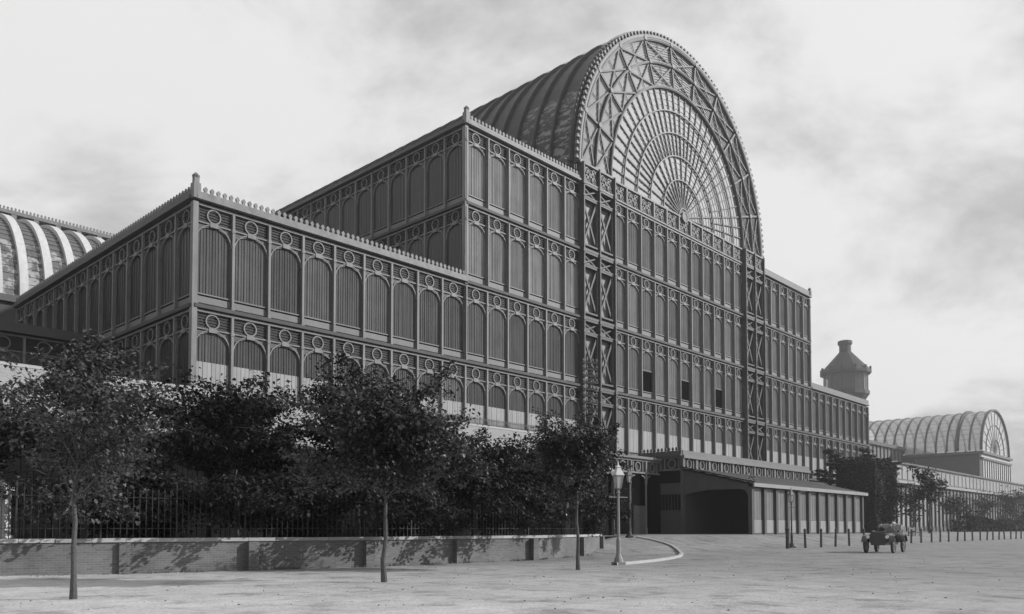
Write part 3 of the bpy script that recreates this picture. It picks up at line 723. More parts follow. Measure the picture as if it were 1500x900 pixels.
# ------------------------------------------------------------------ boundary wall, coping, railings
WP = [(-25.3, 15.2), (-14.6, 24.0), (-8.97, 28.2), (-5.59, 30.6), (-2.33, 33.9), (.96, 37.2), (3.7, 42.65), (5.3, 48.0)]
def wall_pts(step):
    out = []; acc = 0
    for (a, c), (d, e) in zip(WP[:-1], WP[1:]):
        A = Vector((a, c)); B = Vector((d, e)); Ln = (B-A).length; u = (B-A)/Ln; s = acc
        while s < Ln: out.append((A+u*s, math.atan2(u.y, u.x))); s += step
        acc = s-Ln
    return out
def brick_material():
    m = bpy.data.materials.new('sooty_brick'); m.use_nodes = True; n = m.node_tree.nodes; l = m.node_tree.links
    b = n['Principled BSDF']; b.inputs['Roughness'].default_value = .9
    tc_ = n.new('ShaderNodeTexCoord'); uvx = n.new('ShaderNodeUVMap'); br = n.new('ShaderNodeTexBrick'); l.new(uvx.outputs[0], br.inputs['Vector'])
    br.inputs['Color1'].default_value = (.10, .10, .10, 1); br.inputs['Color2'].default_value = (.14, .14, .14, 1); br.inputs['Mortar'].default_value = (.18, .18, .18, 1)
    br.inputs['Scale'].default_value = 1; br.inputs['Mortar Size'].default_value = .007; br.inputs['Brick Width'].default_value = .225; br.inputs['Row Height'].default_value = .075
    g = n.new('ShaderNodeNewGeometry'); z = n.new('ShaderNodeTexNoise'); z.inputs['Scale'].default_value = .8; z.inputs['Detail'].default_value = 7; l.new(g.outputs['Position'], z.inputs[0])
    r = n.new('ShaderNodeMapRange'); l.new(z.outputs[0], r.inputs[0]); r.inputs[1].default_value = .25; r.inputs[2].default_value = .75; r.inputs[3].default_value = .72; r.inputs[4].default_value = 1.25
    x = n.new('ShaderNodeMix'); x.data_type = 'RGBA'; x.blend_type = 'MULTIPLY'; x.inputs[0].default_value = 1; l.new(br.outputs[0], x.inputs[6]); l.new(r.outputs[0], x.inputs[7]); l.new(x.outputs[2], b.inputs['Base Color'])
    bp = n.new('ShaderNodeBump'); bp.inputs['Strength'].default_value = .6; bp.inputs['Distance'].default_value = .01; l.new(br.outputs['Fac'], bp.inputs['Height']); bp.invert = True; l.new(bp.outputs[0], b.inputs['Normal'])
    return m
BRICK = brick_material()
wall = thing('brick_wall', 'low sooty brick boundary wall with pale stone coping and pilasters', 'wall', (WP[1][0], WP[1][1], 0))
WH = 1.02
def wl(v, z=0): return (v[0]-WP[1][0], v[1]-WP[1][1], z)
def strip_uv(me):
    uv = me.uv_layers.new(name='UVMap')
    for p in me.polygons:
        nrm = p.normal; t = Vector((-nrm.y, nrm.x, 0))
        if t.length < .1: t = Vector((1, 0, 0))
        t.normalize()
        for li in p.loop_indices:
            c = me.vertices[me.loops[li].vertex_index].co; uv.data[li].uv = (c.dot(t), c.z)
# inset line of the wall back face
def off(d):
    out = []
    for i, p in enumerate(WP):
        a = Vector(WP[max(0, i-1)]); c = Vector(WP[min(len(WP)-1, i+1)]); u = (c-a).normalized(); nn = Vector((-u.y, u.x)); out.append(Vector(p)+nn*d)
    return out
F0, F1 = off(0), off(.34)
b = MB()
for i in range(len(WP)-1):
    a, c, d, e = F0[i], F0[i+1], F1[i+1], F1[i]
    b.face([wl(a), wl(c), wl(c, WH), wl(a, WH)]); b.face([wl(d), wl(e), wl(e, WH), wl(d, WH)]); b.face([wl(a, WH), wl(c, WH), wl(d, WH), wl(e, WH)])
a, d = F0[-1], F1[-1]; b.face([wl(a), wl(d), wl(d, WH), wl(a, WH)])
m_ = b.mesh('brickwork', BRICK); strip_uv(m_); link('brickwork', m_, wall)
rc = random.Random(11)
for v, an in wall_pts(.98):
    b = MB(); e = .006; b.box(e, .98-e, -.07, .42, WH+.004, WH+.125+rc.uniform(-.006, .006)); link('coping_stone', b.mesh('coping_stone', STONE), wall, wl(v), an)
for (x, y) in ((-12.45, 25.75), (-9.1, 28.1), (-5.5, 30.65), (-2.35, 33.85), (.95, 37.15), (3.65, 42.5), (5.25, 47.9)):
    i = min(range(len(WP)-1), key=lambda i: (Vector(WP[i])+Vector(WP[i+1])).lerp(Vector((0, 0)), .5).__sub__(Vector((x, y))).length)
    u = Vector(WP[i+1])-Vector(WP[i]); an = math.atan2(u.y, u.x)
    b = MB(); b.box(-.17, .17, -.24, .0, 0, WH-.02); m_ = b.mesh('pilaster', BRICK); strip_uv(m_); link('pilaster', m_, wall, wl((x, y)), an)
rail = thing('iron_railings', 'tall black spiked iron railings along the top of the brick wall', 'railing', (WP[1][0], WP[1][1], WH+.12))
b = MB(); b.box(-.012, .012, -.012, .012, 0, 1.45); b.lathe([(.012, 1.45), (.035, 1.5), (.004, 1.62)], 5); BAR = b.mesh('bar', BLACKIRON)
b = MB(); b.box(-.025, .025, -.025, .025, 0, 1.55); b.lathe([(.03, 1.55), (.05, 1.62), (.03, 1.69), (.005, 1.78)], 6); STD = b.mesh('standard', BLACKIRON)
F2 = off(.17)
k = 0
for v, an in wall_pts(.19):
    nn = Vector((-math.sin(an), math.cos(an)))*.17; q = v+nn
    if k % 12 == 0: link('standard', STD, rail, (q.x-WP[1][0], q.y-WP[1][1], 0), an)
    else: link('bar', BAR, rail, (q.x-WP[1][0], q.y-WP[1][1], 0), an)
    k += 1
for z in (.32, 1.32):
    b = MB()
    for i in range(len(F2)-1): b.beam((F2[i].x-WP[1][0], F2[i].y-WP[1][1], z), (F2[i+1].x-WP[1][0], F2[i+1].y-WP[1][1], z), .04, .02, up=(0, 0, 1))
    link('rail', b.mesh('rail', BLACKIRON), rail)
# garden bed behind the wall
b = MB(); q = [wl(v, 0) for v in F1]
back = [PF(WPx, -7.5) for WPx in (-26, 36)]
pts = [(v.x, v.y, .93) for v in F1]+[(back[1].x, back[1].y, .96), (back[0].x, back[0].y, .96)]
b.face(pts); kind(link('garden_bed', b.mesh('garden_bed', mat('dark_soil', .03, .95, .3, 2, bump=.6))), 'structure')
gp = thing('gatepost', 'white gatepost glimpsed through the railings at the far left edge', 'gatepost', (-16.35, 25.75, .93))
b = MB(); b.box(-.24, .24, -.22, .22, 0, .3); b.box(-.17, .17, -.16, .16, .3, 1.75); link('shaft', b.mesh('shaft', WHITE), gp)
b = MB(); b.box(-.23, .23, -.22, .22, 1.753, 1.85); b.lathe([(.2, 1.85), (.08, 1.98), (.02, 2.0)], 4, rot=math.pi/4); link('cap', b.mesh('cap', WHITE), gp)

# kerb of the forecourt
KP = [(4.1, 31.95), (5.2, 33.6), (6.34, 35.6), (7.6, 38.4), (8.7, 41.6), (9.5, 45), (10.15, 48.5), (10.55, 51.2), (10.62, 53.2), (10.3, 54.3), (9.6, 55.1), (8.6, 55.7)]
def pdist(x, y): return (x-ORG.x)*-FY.x+(y-ORG.y)*-FY.y
b = MB(); ring = []
for i, p in enumerate(KP):
    a = Vector(KP[max(0, i-1)]); c = Vector(KP[min(len(KP)-1, i+1)]); u = (c-a).normalized(); nn = Vector((-u.y, u.x))*.09
    z = GH(pdist(*p)); P_ = Vector(p); ring.append([(P_-nn, z-.05), (P_-nn, z+.11), (P_+nn, z+.11), (P_+nn, z-.05)])
i0 = 0
for r in ring:
    for v, z in r: b.v.append((v.x, v.y, z))
for i in range(len(ring)-1):
    for e in range(4):
        g_ = (e+1) % 4; b.f.append((i*4+e, i*4+g_, i*4+4+g_, i*4+4+e)); b.m.append(0)
kind(link('kerb', b.mesh('kerb', STONE)), 'structure')

# ------------------------------------------------------------------ lamps
def lamp(name, label, loc, h, paint):
    o = thing(name, label, 'street lamp', loc, R(20), group='gas lamps')
    k = h/4.1
    b = MB(); b.box(-.21, .21, -.21, .21, 0, .12); b.lathe([(.2, .12), (.16, .28), (.11, .38), (.09, .46), (.088, 1.0), (.075, 1.04), (.066, 1.1), (.046, 2.9*k), (.09, 2.93*k), (.05, 2.98*k), (.05, 3.05*k)], 10); link('post', b.mesh('post', paint), o)
    b = MB(); b.tube([(-.42, 0, 2.75*k), (.42, 0, 2.75*k)], [.02, .02], 6); link('ladder_bar', b.mesh('ladder_bar', paint), o)
    z = 3.05*k; s = .78
    b = MB(); b.lathe([(.05, z), (.17*s, z+.06), (.17*s, z+.09)], 4, rot=math.pi/4)
    for q in range(4):
        a = math.pi/4+q*math.pi/2; b.beam((.16*s*math.cos(a), .16*s*math.sin(a), z+.09), (.29*s*math.cos(a), .29*s*math.sin(a), z+.58), .025, .025)
    link('lantern_frame', b.mesh('lantern_frame', paint), o)
    b = MB(); b.lathe([(.15*s, z+.09), (.275*s, z+.575)], 4, rot=math.pi/4); link('lantern_glass', b.mesh('lantern_glass', LAMPGL), o)
    b = MB(); b.lathe([(.34*s, z+.58), (.34*s, z+.61), (.12, z+.83), (.1, z+.88), (.12, z+.92), (.04, z+1.0), (.02, z+1.15)], 4, rot=math.pi/4); link('lantern_cap', b.mesh('lantern_cap', WHITE if paint is LAMPPAINT else SILL), o)
lamp('gas_lamp', 'pale grey gas lamp standing at the tip of the curved kerb', (4.27, 32.21, 0), 4.05, LAMPPAINT)
lamp('gas_lamp', 'black gas lamp half hidden by tree leaves behind the pale lamp', (8.1, 55.4, .85), 5.0, BLACKIRON)
lamp('gas_lamp', 'black gas lamp in front of the panelled cab shed', (21.2, 60.87, 0), 4.6, POSTW)

# ------------------------------------------------------------------ kerbside posts
def post_mesh(r, h):
    b = MB(); b.lathe([(r, 0), (r*.92, h*.9), (r*1.15, h*.905), (r*1.15, h*.94), (r*.9, h*.97), (r*.35, h)], 8); return b.mesh('bollard', POSTW)
P1 = post_mesh(.098, 1.5); P0 = post_mesh(.15, 1.55)
tag(link('bollard', P0, None, (20.17, 58.77, 0)), 'stout dark post left of the lamp before the cab shed', 'post', 'posts along the carriageway')
for x, y in ((22.24, 60.87), (24.29, 63.11), (25.9+.4, 65.3), (28.6, 68.1), (31.5, 71.9)):
    tag(link('bollard', P1, None, mx=T((x, y, -.03)) @ Matrix.Rotation(math.sin(x*7)*.03, 4, 'Y')), 'slim dark post between the shed lamp and the motor car', 'post', 'posts along the carriageway')
x0, y0 = 40.1, 80.6
rp = random.Random(8)
for k in range(22):
    s_ = k*3.3+rp.uniform(-.25, .25); x = x0+FX.x*s_; y = y0+FX.y*s_
    tag(link('bollard', P1, None, mx=T((x, y, -rp.uniform(0, .12))) @ Matrix.Rotation(rp.gauss(0, .025), 4, 'X') @ Matrix.Rotation(rp.gauss(0, .025), 4, 'Y')), 'slim dark post in the row beyond the motor car', 'post', 'posts along the carriageway')

# ------------------------------------------------------------------ benches
def bench(loc, label):
    o = thing('park_bench', label, 'bench', loc, ROTZ, group='benches before the north range')
    b = MB()
    for k in range(3): b.box(-1.4, 1.4, -.2+k*.16, -.06+k*.16, .44, .48)
    link('seat', b.mesh('seat', GREYWOOD), o)
    b = MB()
    for k in range(2): b.box(-1.4, 1.4, .3, .34, .65+k*.2, .8+k*.2)
    link('backrest', b.mesh('backrest', SILL), o)
    for x in (-1.2, 1.2):
        b = MB(); b.box(-.04, .04, -.2, .28, .38, .44); b.box(-.04, .04, -.2, -.14, 0, .38); b.box(-.04, .04, .26, .36, 0, 1.02); link('leg', b.mesh('leg', BLACKIRON), o, (x, 0, 0))
for xp, lab in ((72.5, 'nearer slatted bench just right of the dark clipped hedge'), (81, 'farther slatted bench under the slender tree')):
    q = PF(xp, -15.2); bench((q.x, q.y, GH(15.2)), lab)

# ------------------------------------------------------------------ telegraph pole
q = Vector((4.85, 50, .95)); pole = thing('telegraph_pole', 'dark telegraph pole with stacked cross-arms rising above the trees', 'telegraph pole', q, ROTZ-.5)
b = MB(); b.tube([(0, 0, 0), (0, 0, 11.2)], [.14, .09], 8); link('pole', b.mesh('pole', POSTW), pole)
b = MB(); b.lathe([(.03, 0), (.07, .05), (.06, .16), (.02, .2)], 6); INS = b.mesh('insulator', SILL)
for k in range(9):
    z = 10.9-k*.42; b = MB(); b.box(-.5, .5, -.15, -.07, z-.06, z+.06); a_ = link('cross_arm', b.mesh('cross_arm', POSTW), pole)
    for x in (-.44, -.2, .2, .44): link('insulator', INS, a_, (x, -.11, z+.06))

# ------------------------------------------------------------------ trees
def tree(name, label, loc, seed, trunk_h, trunk_r, crown, nleaf, leaf, lm=LEAF, group=None, cat='tree', clumps=16, tight=.42, lean=(0, 0), droop=0):
    """crown = (cx, cy, cz, rx, ry, rz) relative to the foot"""
    rr_ = random.Random(seed); o = thing(name, label, cat, loc, 0, group)
    cx_, cy_, cz_, rx, ry, rz = crown
    b = MB(); top = Vector((cx_*.8, cy_*.8, cz_+rz*.35)); pts = []; rad = []
    for k in range(9):
        t = k/8; p = Vector((lean[0]*t, lean[1]*t, 0))+Vector((top.x*t*t, top.y*t*t, top.z*t)); p += Vector((rr_.uniform(-1, 1), rr_.uniform(-1, 1), 0))*trunk_r*.5*(0 < k < 8)
        pts.append(p); rad.append(trunk_r*(1.25 if k == 0 else 1-.75*t))
    b.tube(pts, rad, 8)
    link('trunk', b.mesh('trunk', BARK), o)
    cl = []; bb = MB()
    for k in range(clumps):
        while True:
            q = Vector((rr_.uniform(-1, 1), rr_.uniform(-1, 1), rr_.uniform(-1, 1)))
            if .2 < q.length < 1: break
        g_ = rr_.uniform(.55, 1.18)
        end = Vector((cx_+q.x*rx*g_, cy_+q.y*ry*g_, cz_+q.z*rz*g_))
        t = min(.95, max(trunk_h/top.z, (end.z-.35*rz)/top.z*.8)); i = t*8; i0_ = min(7, int(i)); st = pts[i0_].lerp(pts[i0_+1], i-i0_)
        mid = st.lerp(end, .5)+Vector((0, 0, .12*rz))+Vector((rr_.uniform(-.1, .1)*rx, rr_.uniform(-.1, .1)*rx, 0))
        r0_ = trunk_r*.34
        bb.tube([st, mid, end], [r0_, r0_*.5, r0_*.15], 5)
        cl.append((st.lerp(mid, .6), end, rr_.uniform(.6, 1.1)))
        for e in range(8):
            base = mid.lerp(end, rr_.uniform(.0, 1)) if e else end
            tip = base+(end-mid).normalized()*.16*rx+Vector((rr_.gauss(0, 1)*rx, rr_.gauss(0, 1)*ry, (rr_.gauss(0, .75)+.22)*rz))*.24
            bb.tube([base, tip], [r0_*.28, r0_*.1], 4); cl.append((base, tip+(tip-base)*.12, rr_.uniform(.45, 1.0)))
    for k in range(droop):        # low boughs hanging out over the wall towards the road
        D = rr_.uniform(2.0, 4.4); la = rr_.uniform(-2.6, 2.6); zz = rr_.uniform(.7, 2.0)
        tip = Vector((.77*D+.63*la, -.63*D+.77*la, zz)); st = Vector((0, 0, rr_.uniform(1.8, 2.6))); md = st.lerp(tip, .55)+Vector((0, 0, .5))
        bb.tube([st, md, tip], [trunk_r*.25, trunk_r*.16, trunk_r*.06], 4); cl.append((md, tip, 1.0)); cl.append((md.lerp(tip, .3), tip, .5))
    link('limbs', bb.mesh('limbs', BARK), o)
    wts = [c[2]*((c[1]-c[0]).length+.1) for c in cl]; lv = MB(); V = lv.v; F = lv.f
    sg = tight*min(rx, rz)*.36
    for c0, c1, s_ in rr_.choices(cl, wts, k=nleaf):
        g_ = rr_.gauss; c = c0.lerp(c1, rr_.random()**.75)
        p = (c.x+g_(0, sg), c.y+g_(0, sg), c.z+g_(0, sg*.7)-.02)
        if p[2] < trunk_h*.6: continue
        L_ = leaf*rr_.uniform(.6, 1.3); az = rr_.uniform(0, 6.283); ti = rr_.uniform(-.2, 1.2)
        ux, uy, uz = math.cos(az)*math.cos(ti)*L_, math.sin(az)*math.cos(ti)*L_, -math.sin(ti)*L_
        a2 = az+rr_.uniform(.9, 2.2); wx, wy, wz = math.cos(a2)*L_*.38, math.sin(a2)*L_*.38, rr_.uniform(-.2, .2)*L_
        i = len(V)
        V.append(p); V.append((p[0]+ux*.45+wx, p[1]+uy*.45+wy, p[2]+uz*.4+wz)); V.append((p[0]+ux, p[1]+uy, p[2]+uz)); V.append((p[0]+ux*.5-wx, p[1]+uy*.5-wy, p[2]+uz*.5-wz+.02))
        F.append((i, i+1, i+2, i+3)); lv.m.append(0)
    link('crown', lv.mesh('crown', lm), o)
    return o
G1 = 'young street trees along the road'
tree('street_tree', 'slender young street tree with open airy crown at the left', (-9.05, 16.61, 0), 1, 2.0, .062, (.25, 0, 3.7, 1.65, 1.5, 1.5), 6800, .10, group=G1, clumps=26, tight=.17, lean=(-.1, 0))
tree('street_tree', 'fuller street tree with broad dense crown in the middle', (-3.48, 21.91, 0), 2, 2.3, .075, (.1, 0, 4.0, 2.2, 2.0, 1.75), 28000, .115, group=G1, clumps=34, tight=.2)
tree('street_tree', 'small dark street tree just left of the pale lamp', (2.34, 28.46, 0), 3, 2.1, .07, (-.1, .1, 4.0, 1.5, 1.5, 1.4), 16000, .12, group=G1, clumps=26, tight=.22)
G2 = 'trees in the garden behind the railings'
for i, (lab, x, y, cz, rx, rz, nl) in enumerate((
    ('spreading garden tree at the far left behind the white gatepost', -18.3, 26.9, 3.9, 2.6, 2.0, 14000),
    ('tall thin garden tree reaching up before the low ring frieze', -14.7, 27.6, 4.5, 1.9, 2.4, 14000),
    ('round garden tree under the tall corner of the south wing', -10.2, 29.9, 4.3, 3.1, 2.0, 27000),
    ('upright garden tree left of the broad street tree crown', -6.2, 32.2, 4.6, 2.5, 2.3, 23000),
    ('bushy garden tree right of the broad street tree crown', -1.6, 36.0, 3.2, 2.6, 1.5, 20000),
    ('low garden tree beside the telegraph pole', 1.5, 40.6, 3.5, 2.8, 1.6, 20000),
    ('garden tree at the end of the wall near the canopy', 4.0, 46.0, 4.6, 2.4, 2.0, 18000))):
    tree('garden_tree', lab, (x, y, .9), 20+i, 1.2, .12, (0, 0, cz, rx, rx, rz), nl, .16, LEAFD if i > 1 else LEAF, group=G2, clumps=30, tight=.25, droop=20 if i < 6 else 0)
# shrubs against the lean-to, thick and dark
for i, (x, y) in enumerate(((-13.4, 29.6), (-8.8, 31.2), (-4.7, 34.0), (-.4, 38.6), (2.9, 44.6))):
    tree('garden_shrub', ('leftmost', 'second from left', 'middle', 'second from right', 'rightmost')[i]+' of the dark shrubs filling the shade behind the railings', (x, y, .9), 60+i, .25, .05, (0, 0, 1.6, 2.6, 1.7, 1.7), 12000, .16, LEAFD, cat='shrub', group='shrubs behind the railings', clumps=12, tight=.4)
# right-hand side
def hedge(name, label, loc, rz, sx_, sy, sz, n, leaf):
    rr_ = random.Random(sx_*7); o = thing(name, label, 'hedge', loc, rz)
    b = MB(); b.box(-sx_+.35, sx_-.35, -sy+.35, sy-.35, 0, sz-.35); link('core', b.mesh('core', HEDGED), o)
    lv = MB()
    for _ in range(n):
        f_ = rr_.random(); u, v = rr_.uniform(-1, 1), rr_.uniform(0, 1); d = 1-abs(rr_.gauss(0, .1))+.09*math.sin(v*9+u*4)+.06*math.sin(u*13+v*3)
        if f_ < .38: p = Vector((u*sx_, -sy*d, v*sz))
        elif f_ < .76: p = Vector((-sx_*d if f_ < .6 else sx_*d, rr_.uniform(-sy, sy), v*sz))
        else: p = Vector((u*sx_, rr_.uniform(-sy, sy), sz*(1-abs(rr_.gauss(0, .05)))+.5*math.sin(u*5)))
        a = Vector((rr_.gauss(0, 1), rr_.gauss(0, 1), rr_.gauss(0, 1))).normalized(); c = a.cross(Vector((rr_.gauss(0, 1), rr_.gauss(0, 1), rr_.gauss(0, 1)))).normalized()
        L_ = leaf*rr_.uniform(.6, 1.3); lv.face([p-a*L_*.5, p+c*L_*.3, p+a*L_*.5, p-c*L_*.3])
    link('foliage', lv.mesh('foliage', HEDGED), o)
def at(px, py_, Y): return ((px-750)/1175.2*Y, Y)
HEDGED = mat('yew_leaves', .012, .7, .1, 1.2, island=.4, spec=.2)
q = PF(87, -7.5); hedge('clipped_hedge', 'tall dark clipped evergreen block beside the end of the cab shed', (q.x, q.y, .9), ROTZ, 3.9, 2.8, 9.3, 20000, .26)
q = PF(170, -9); hedge('low_hedge', 'low dark hedge running below the north range', (q.x, q.y, .9), ROTZ, 42, 1.0, 2.1, 14000, .5)
def conifer(label, x, y, seed, h, r, n):
    rr_ = random.Random(seed); o = thing('cedar', label, 'tree', (x, y, .9), 0, 'cedars above the clipped hedge')
    b = MB(); b.tube([(0, 0, 0), (.1, 0, h*.5), (0, .1, h)], [.28, .2, .05], 7); link('trunk', b.mesh('trunk', BARK), o)
    bb = MB(); lv = MB()
    for k in range(15):
        z = h*(.30+.68*k/15); az = rr_.uniform(0, 6.28); R_ = r*(1-.55*k/15)*rr_.uniform(.7, 1.15)
        e = Vector((math.cos(az)*R_, math.sin(az)*R_, z+rr_.uniform(0, .5))); bb.tube([(0, 0, z-.4), e*.5+Vector((0, 0, z*.5)), e], [.07, .05, .02], 4)
        for _ in range(n//15):
            t = rr_.random()**.6; p = Vector((e.x*t+rr_.gauss(0, .3), e.y*t+rr_.gauss(0, .3), z+(e.z-z)*t+rr_.gauss(0, .09)))
            a = Vector((rr_.gauss(0, 1), rr_.gauss(0, 1), rr_.gauss(0, .3))).normalized(); c = a.cross(Vector((rr_.gauss(0, 1), rr_.gauss(0, 1), 1))).normalized()
            L_ = .34*rr_.uniform(.6, 1.3); lv.face([p-a*L_*.5, p+c*L_*.2, p+a*L_*.5, p-c*L_*.2])
    link('limbs', bb.mesh('limbs', BARK), o); link('crown', lv.mesh('crown', LEAFD), o)
for i, (px, Y, h, lab) in enumerate(((1216, 104, 11.0, 'leftmost layered cedar, before the end bays of the north wing'), (1240, 108, 10.2, 'layered cedar second from left above the shed roof'), (1275, 107, 11.5, 'tallest layered cedar above the clipped hedge'), (1303, 112, 10.6, 'rightmost layered cedar above the clipped hedge'))):
    x, y = at(px, 0, Y); conifer(lab, x, y, 80+i, h, 2.8, 5200)
for i, (px, Y, cz, rx, rz, lab) in enumerate(((1362, 104, 6.4, 2.2, 2.3, 'slender tree standing alone before the north range'), (1338, 118, 4.6, 2.4, 2.8, 'thin tree left of the slender lone tree'), (1402, 135, 4.6, 2.4, 2.4, 'feathery tree halfway along the north range'), (1440, 160, 4.8, 3.2, 2.8, 'pale hazy tree farther along the north range'), (1487, 150, 4.6, 4.2, 3.6, 'rounded tree at the right edge of the view'), (1530, 155, 5.6, 5, 4.2, 'large rounded tree just past the right edge'))):
    x, y = at(px, 0, Y); tree('park_tree', lab, (x, y, .9 if i < 4 else .3), 40+i, 1.8, .16, (0, 0, cz, rx, rx, rz), 1700 if i < 4 else 3500, .36, LEAFF if i > 1 else LEAFD, group='trees before the north range', clumps=16, tight=.3)
b = MB(); rr_ = random.Random(9)
for _ in range(9000):
    x = rr_.uniform(200, 520); hmax = 10+4*math.sin(x*.05)+3*math.sin(x*.17); y = rr_.uniform(360, 420); z = rr_.uniform(0, 1)**.7*hmax
    a = Vector((rr_.gauss(0, 1), rr_.gauss(0, 1), rr_.gauss(0, 1))).normalized(); c = a.cross(Vector((rr_.gauss(0, 1), rr_.gauss(0, 1), rr_.gauss(0, 1)))).normalized()
    b.face([Vector((x, y, z))-a*1.2, Vector((x, y, z))+c*.8, Vector((x, y, z))+a*1.2, Vector((x, y, z))-c*.8])
o = link('far_wood', b.mesh('far_wood', LEAFF)); kind(o, 'stuff'); o['label'] = 'hazy line of distant trees on the horizon at right'; o['category'] = 'wood'

# ------------------------------------------------------------------ motor car with its people
q = Vector((22.9, 49.3, 0)); car = thing('motor_car', 'black open touring car with folded hood and seated passengers on the road', 'car', q, ROTZ+math.pi+.10)
CARP = mat('car_paint', .02, .25, .1, 3, spec=.6); TYRE = mat('tyre_rubber', .03, .8, .1, 5); BRASS = mat('brass_fitting', .6, .25, .05, 3, spec=.8); CANV = mat('hood_canvas', .2, .85, .15, 4); HUB = mat('wheel_wood', .2, .6, .1, 5)
b = MB()   # tub: front is +x
prof = [(-1.55, .55), (-1.62, .8), (-1.58, 1.18), (-.75, 1.22), (-.7, 1.12), (-.1, 1.14), (.02, 1.2), (.5, 1.16), (.55, 1.08), (1.55, 1.0), (1.55, .55)]
i = 0; n = len(prof)
for yy in (-.62, .62):
    for x, z in prof: b.v.append((x, yy*(.78 if x > .52 else 1), z))
b.f.append(tuple(range(n))); b.f.append(tuple(range(n, 2*n))[::-1]); b.m += [0, 0]
for j in range(n): b.f.append((j, n+j, n+(j+1) % n, (j+1) % n)); b.m.append(0)
car.scale = (1.06, 1.06, 1.12)
link('body', b.mesh('body', CARP), car)
b = MB(); b.box(1.552, 1.64, -.4, .4, .5, 1.08); b.box(1.56, 1.66, -.34, .34, .56, .62); link('radiator', b.mesh('radiator', CARP), car)
b = MB(); b.box(-1.6, 1.7, -.38, .38, .42, .54); link('chassis', b.mesh('chassis', CARP), car)
def wheel():
    b = MB(); b.arc(0, 0, .34, .43, -.06, .06, 0, 2*math.pi, 20); tm_ = b.mesh('tyre', TYRE)
    b = MB(); b.arc(0, 0, .3, .345, -.04, .04, 0, 2*math.pi, 20); b.arc(0, 0, 0, .085, -.09, .09, 0, 2*math.pi, 10)
    for k in range(10): a = 2*math.pi*k/10; b.beam((.07*math.cos(a), 0, .07*math.sin(a)), (.31*math.cos(a), 0, .31*math.sin(a)), .04, .04)
    return tm_, b.mesh('rim', HUB)
wt, wr = wheel()
for x in (-1.15, 1.3):
    for y in (-.72, .72):
        w_ = link('wheel', None, car, (x, y, .43)); w_.empty_display_size = .1
        link('tyre', wt, w_); link('rim', wr, w_)
        b = MB()
        for k in range(9):
            a0 = math.pi*(.08+.84*k/9); a1 = math.pi*(.08+.84*(k+1)/9); s_ = .15
            b.face([(.5*math.cos(a0), -s_, .5*math.sin(a0)), (.5*math.cos(a1), -s_, .5*math.sin(a1)), (.5*math.cos(a1), s_, .5*math.sin(a1)), (.5*math.cos(a0), s_, .5*math.sin(a0))])
            b.face([(.47*math.cos(a0), -s_, .47*math.sin(a0)), (.47*math.cos(a0), s_, .47*math.sin(a0)), (.47*math.cos(a1), s_, .47*math.sin(a1)), (.47*math.cos(a1), -s_, .47*math.sin(a1))])
        link('mudguard', b.mesh('mudguard', CARP), car, (x, y, .47))
for y in (-.5, .5):
    b = MB(); b.lathe([(.03, -.12), (.07, -.07), (.095, .08), (.095, .1), (.02, .105)], 10); m_ = b.mesh('headlight', BRASS)
    link('headlight', m_, car, mx=T((1.7, y, .86)) @ Matrix.Rotation(math.pi/2, 4, 'Y'))
b = MB()
for k in range(10):           # folded hood: a rounded stack of canvas folds at the back
    a = math.pi*.15+math.pi*.8*k/9; r_ = .34
    b.tube([(-1.45-r_*math.cos(a)*.6, -.62, 1.2+r_*math.sin(a)*.75), (-1.5-r_*math.cos(a)*.6, 0, 1.24+r_*math.sin(a)*.8), (-1.45-r_*math.cos(a)*.6, .62, 1.2+r_*math.sin(a)*.75)], [.09, .1, .09], 6)
link('hood', b.mesh('hood', CANV), car)
b = MB(); b.tube([(.5, -.28, 1.1), (.2, -.28, 1.36)], [.02, .02], 5); b.tube([(.2+.2*math.cos(k*.63)*.35, -.28+.2*math.sin(k*.63), 1.36+.2*math.cos(k*.63)*.9) for k in range(11)], [.018]*11, 5); link('steering_wheel', b.mesh('steering_wheel', CARP), car)
for x in (-1.2, -.25):
    b = MB(); b.box(x-.1, x+.5, -.55, .55, .72, .84); b.box(x-.2, x-.08, -.55, .55, .72, 1.26); link('seat', b.mesh('seat', mat('seat_leather', .05, .5, .1, 4)), car)
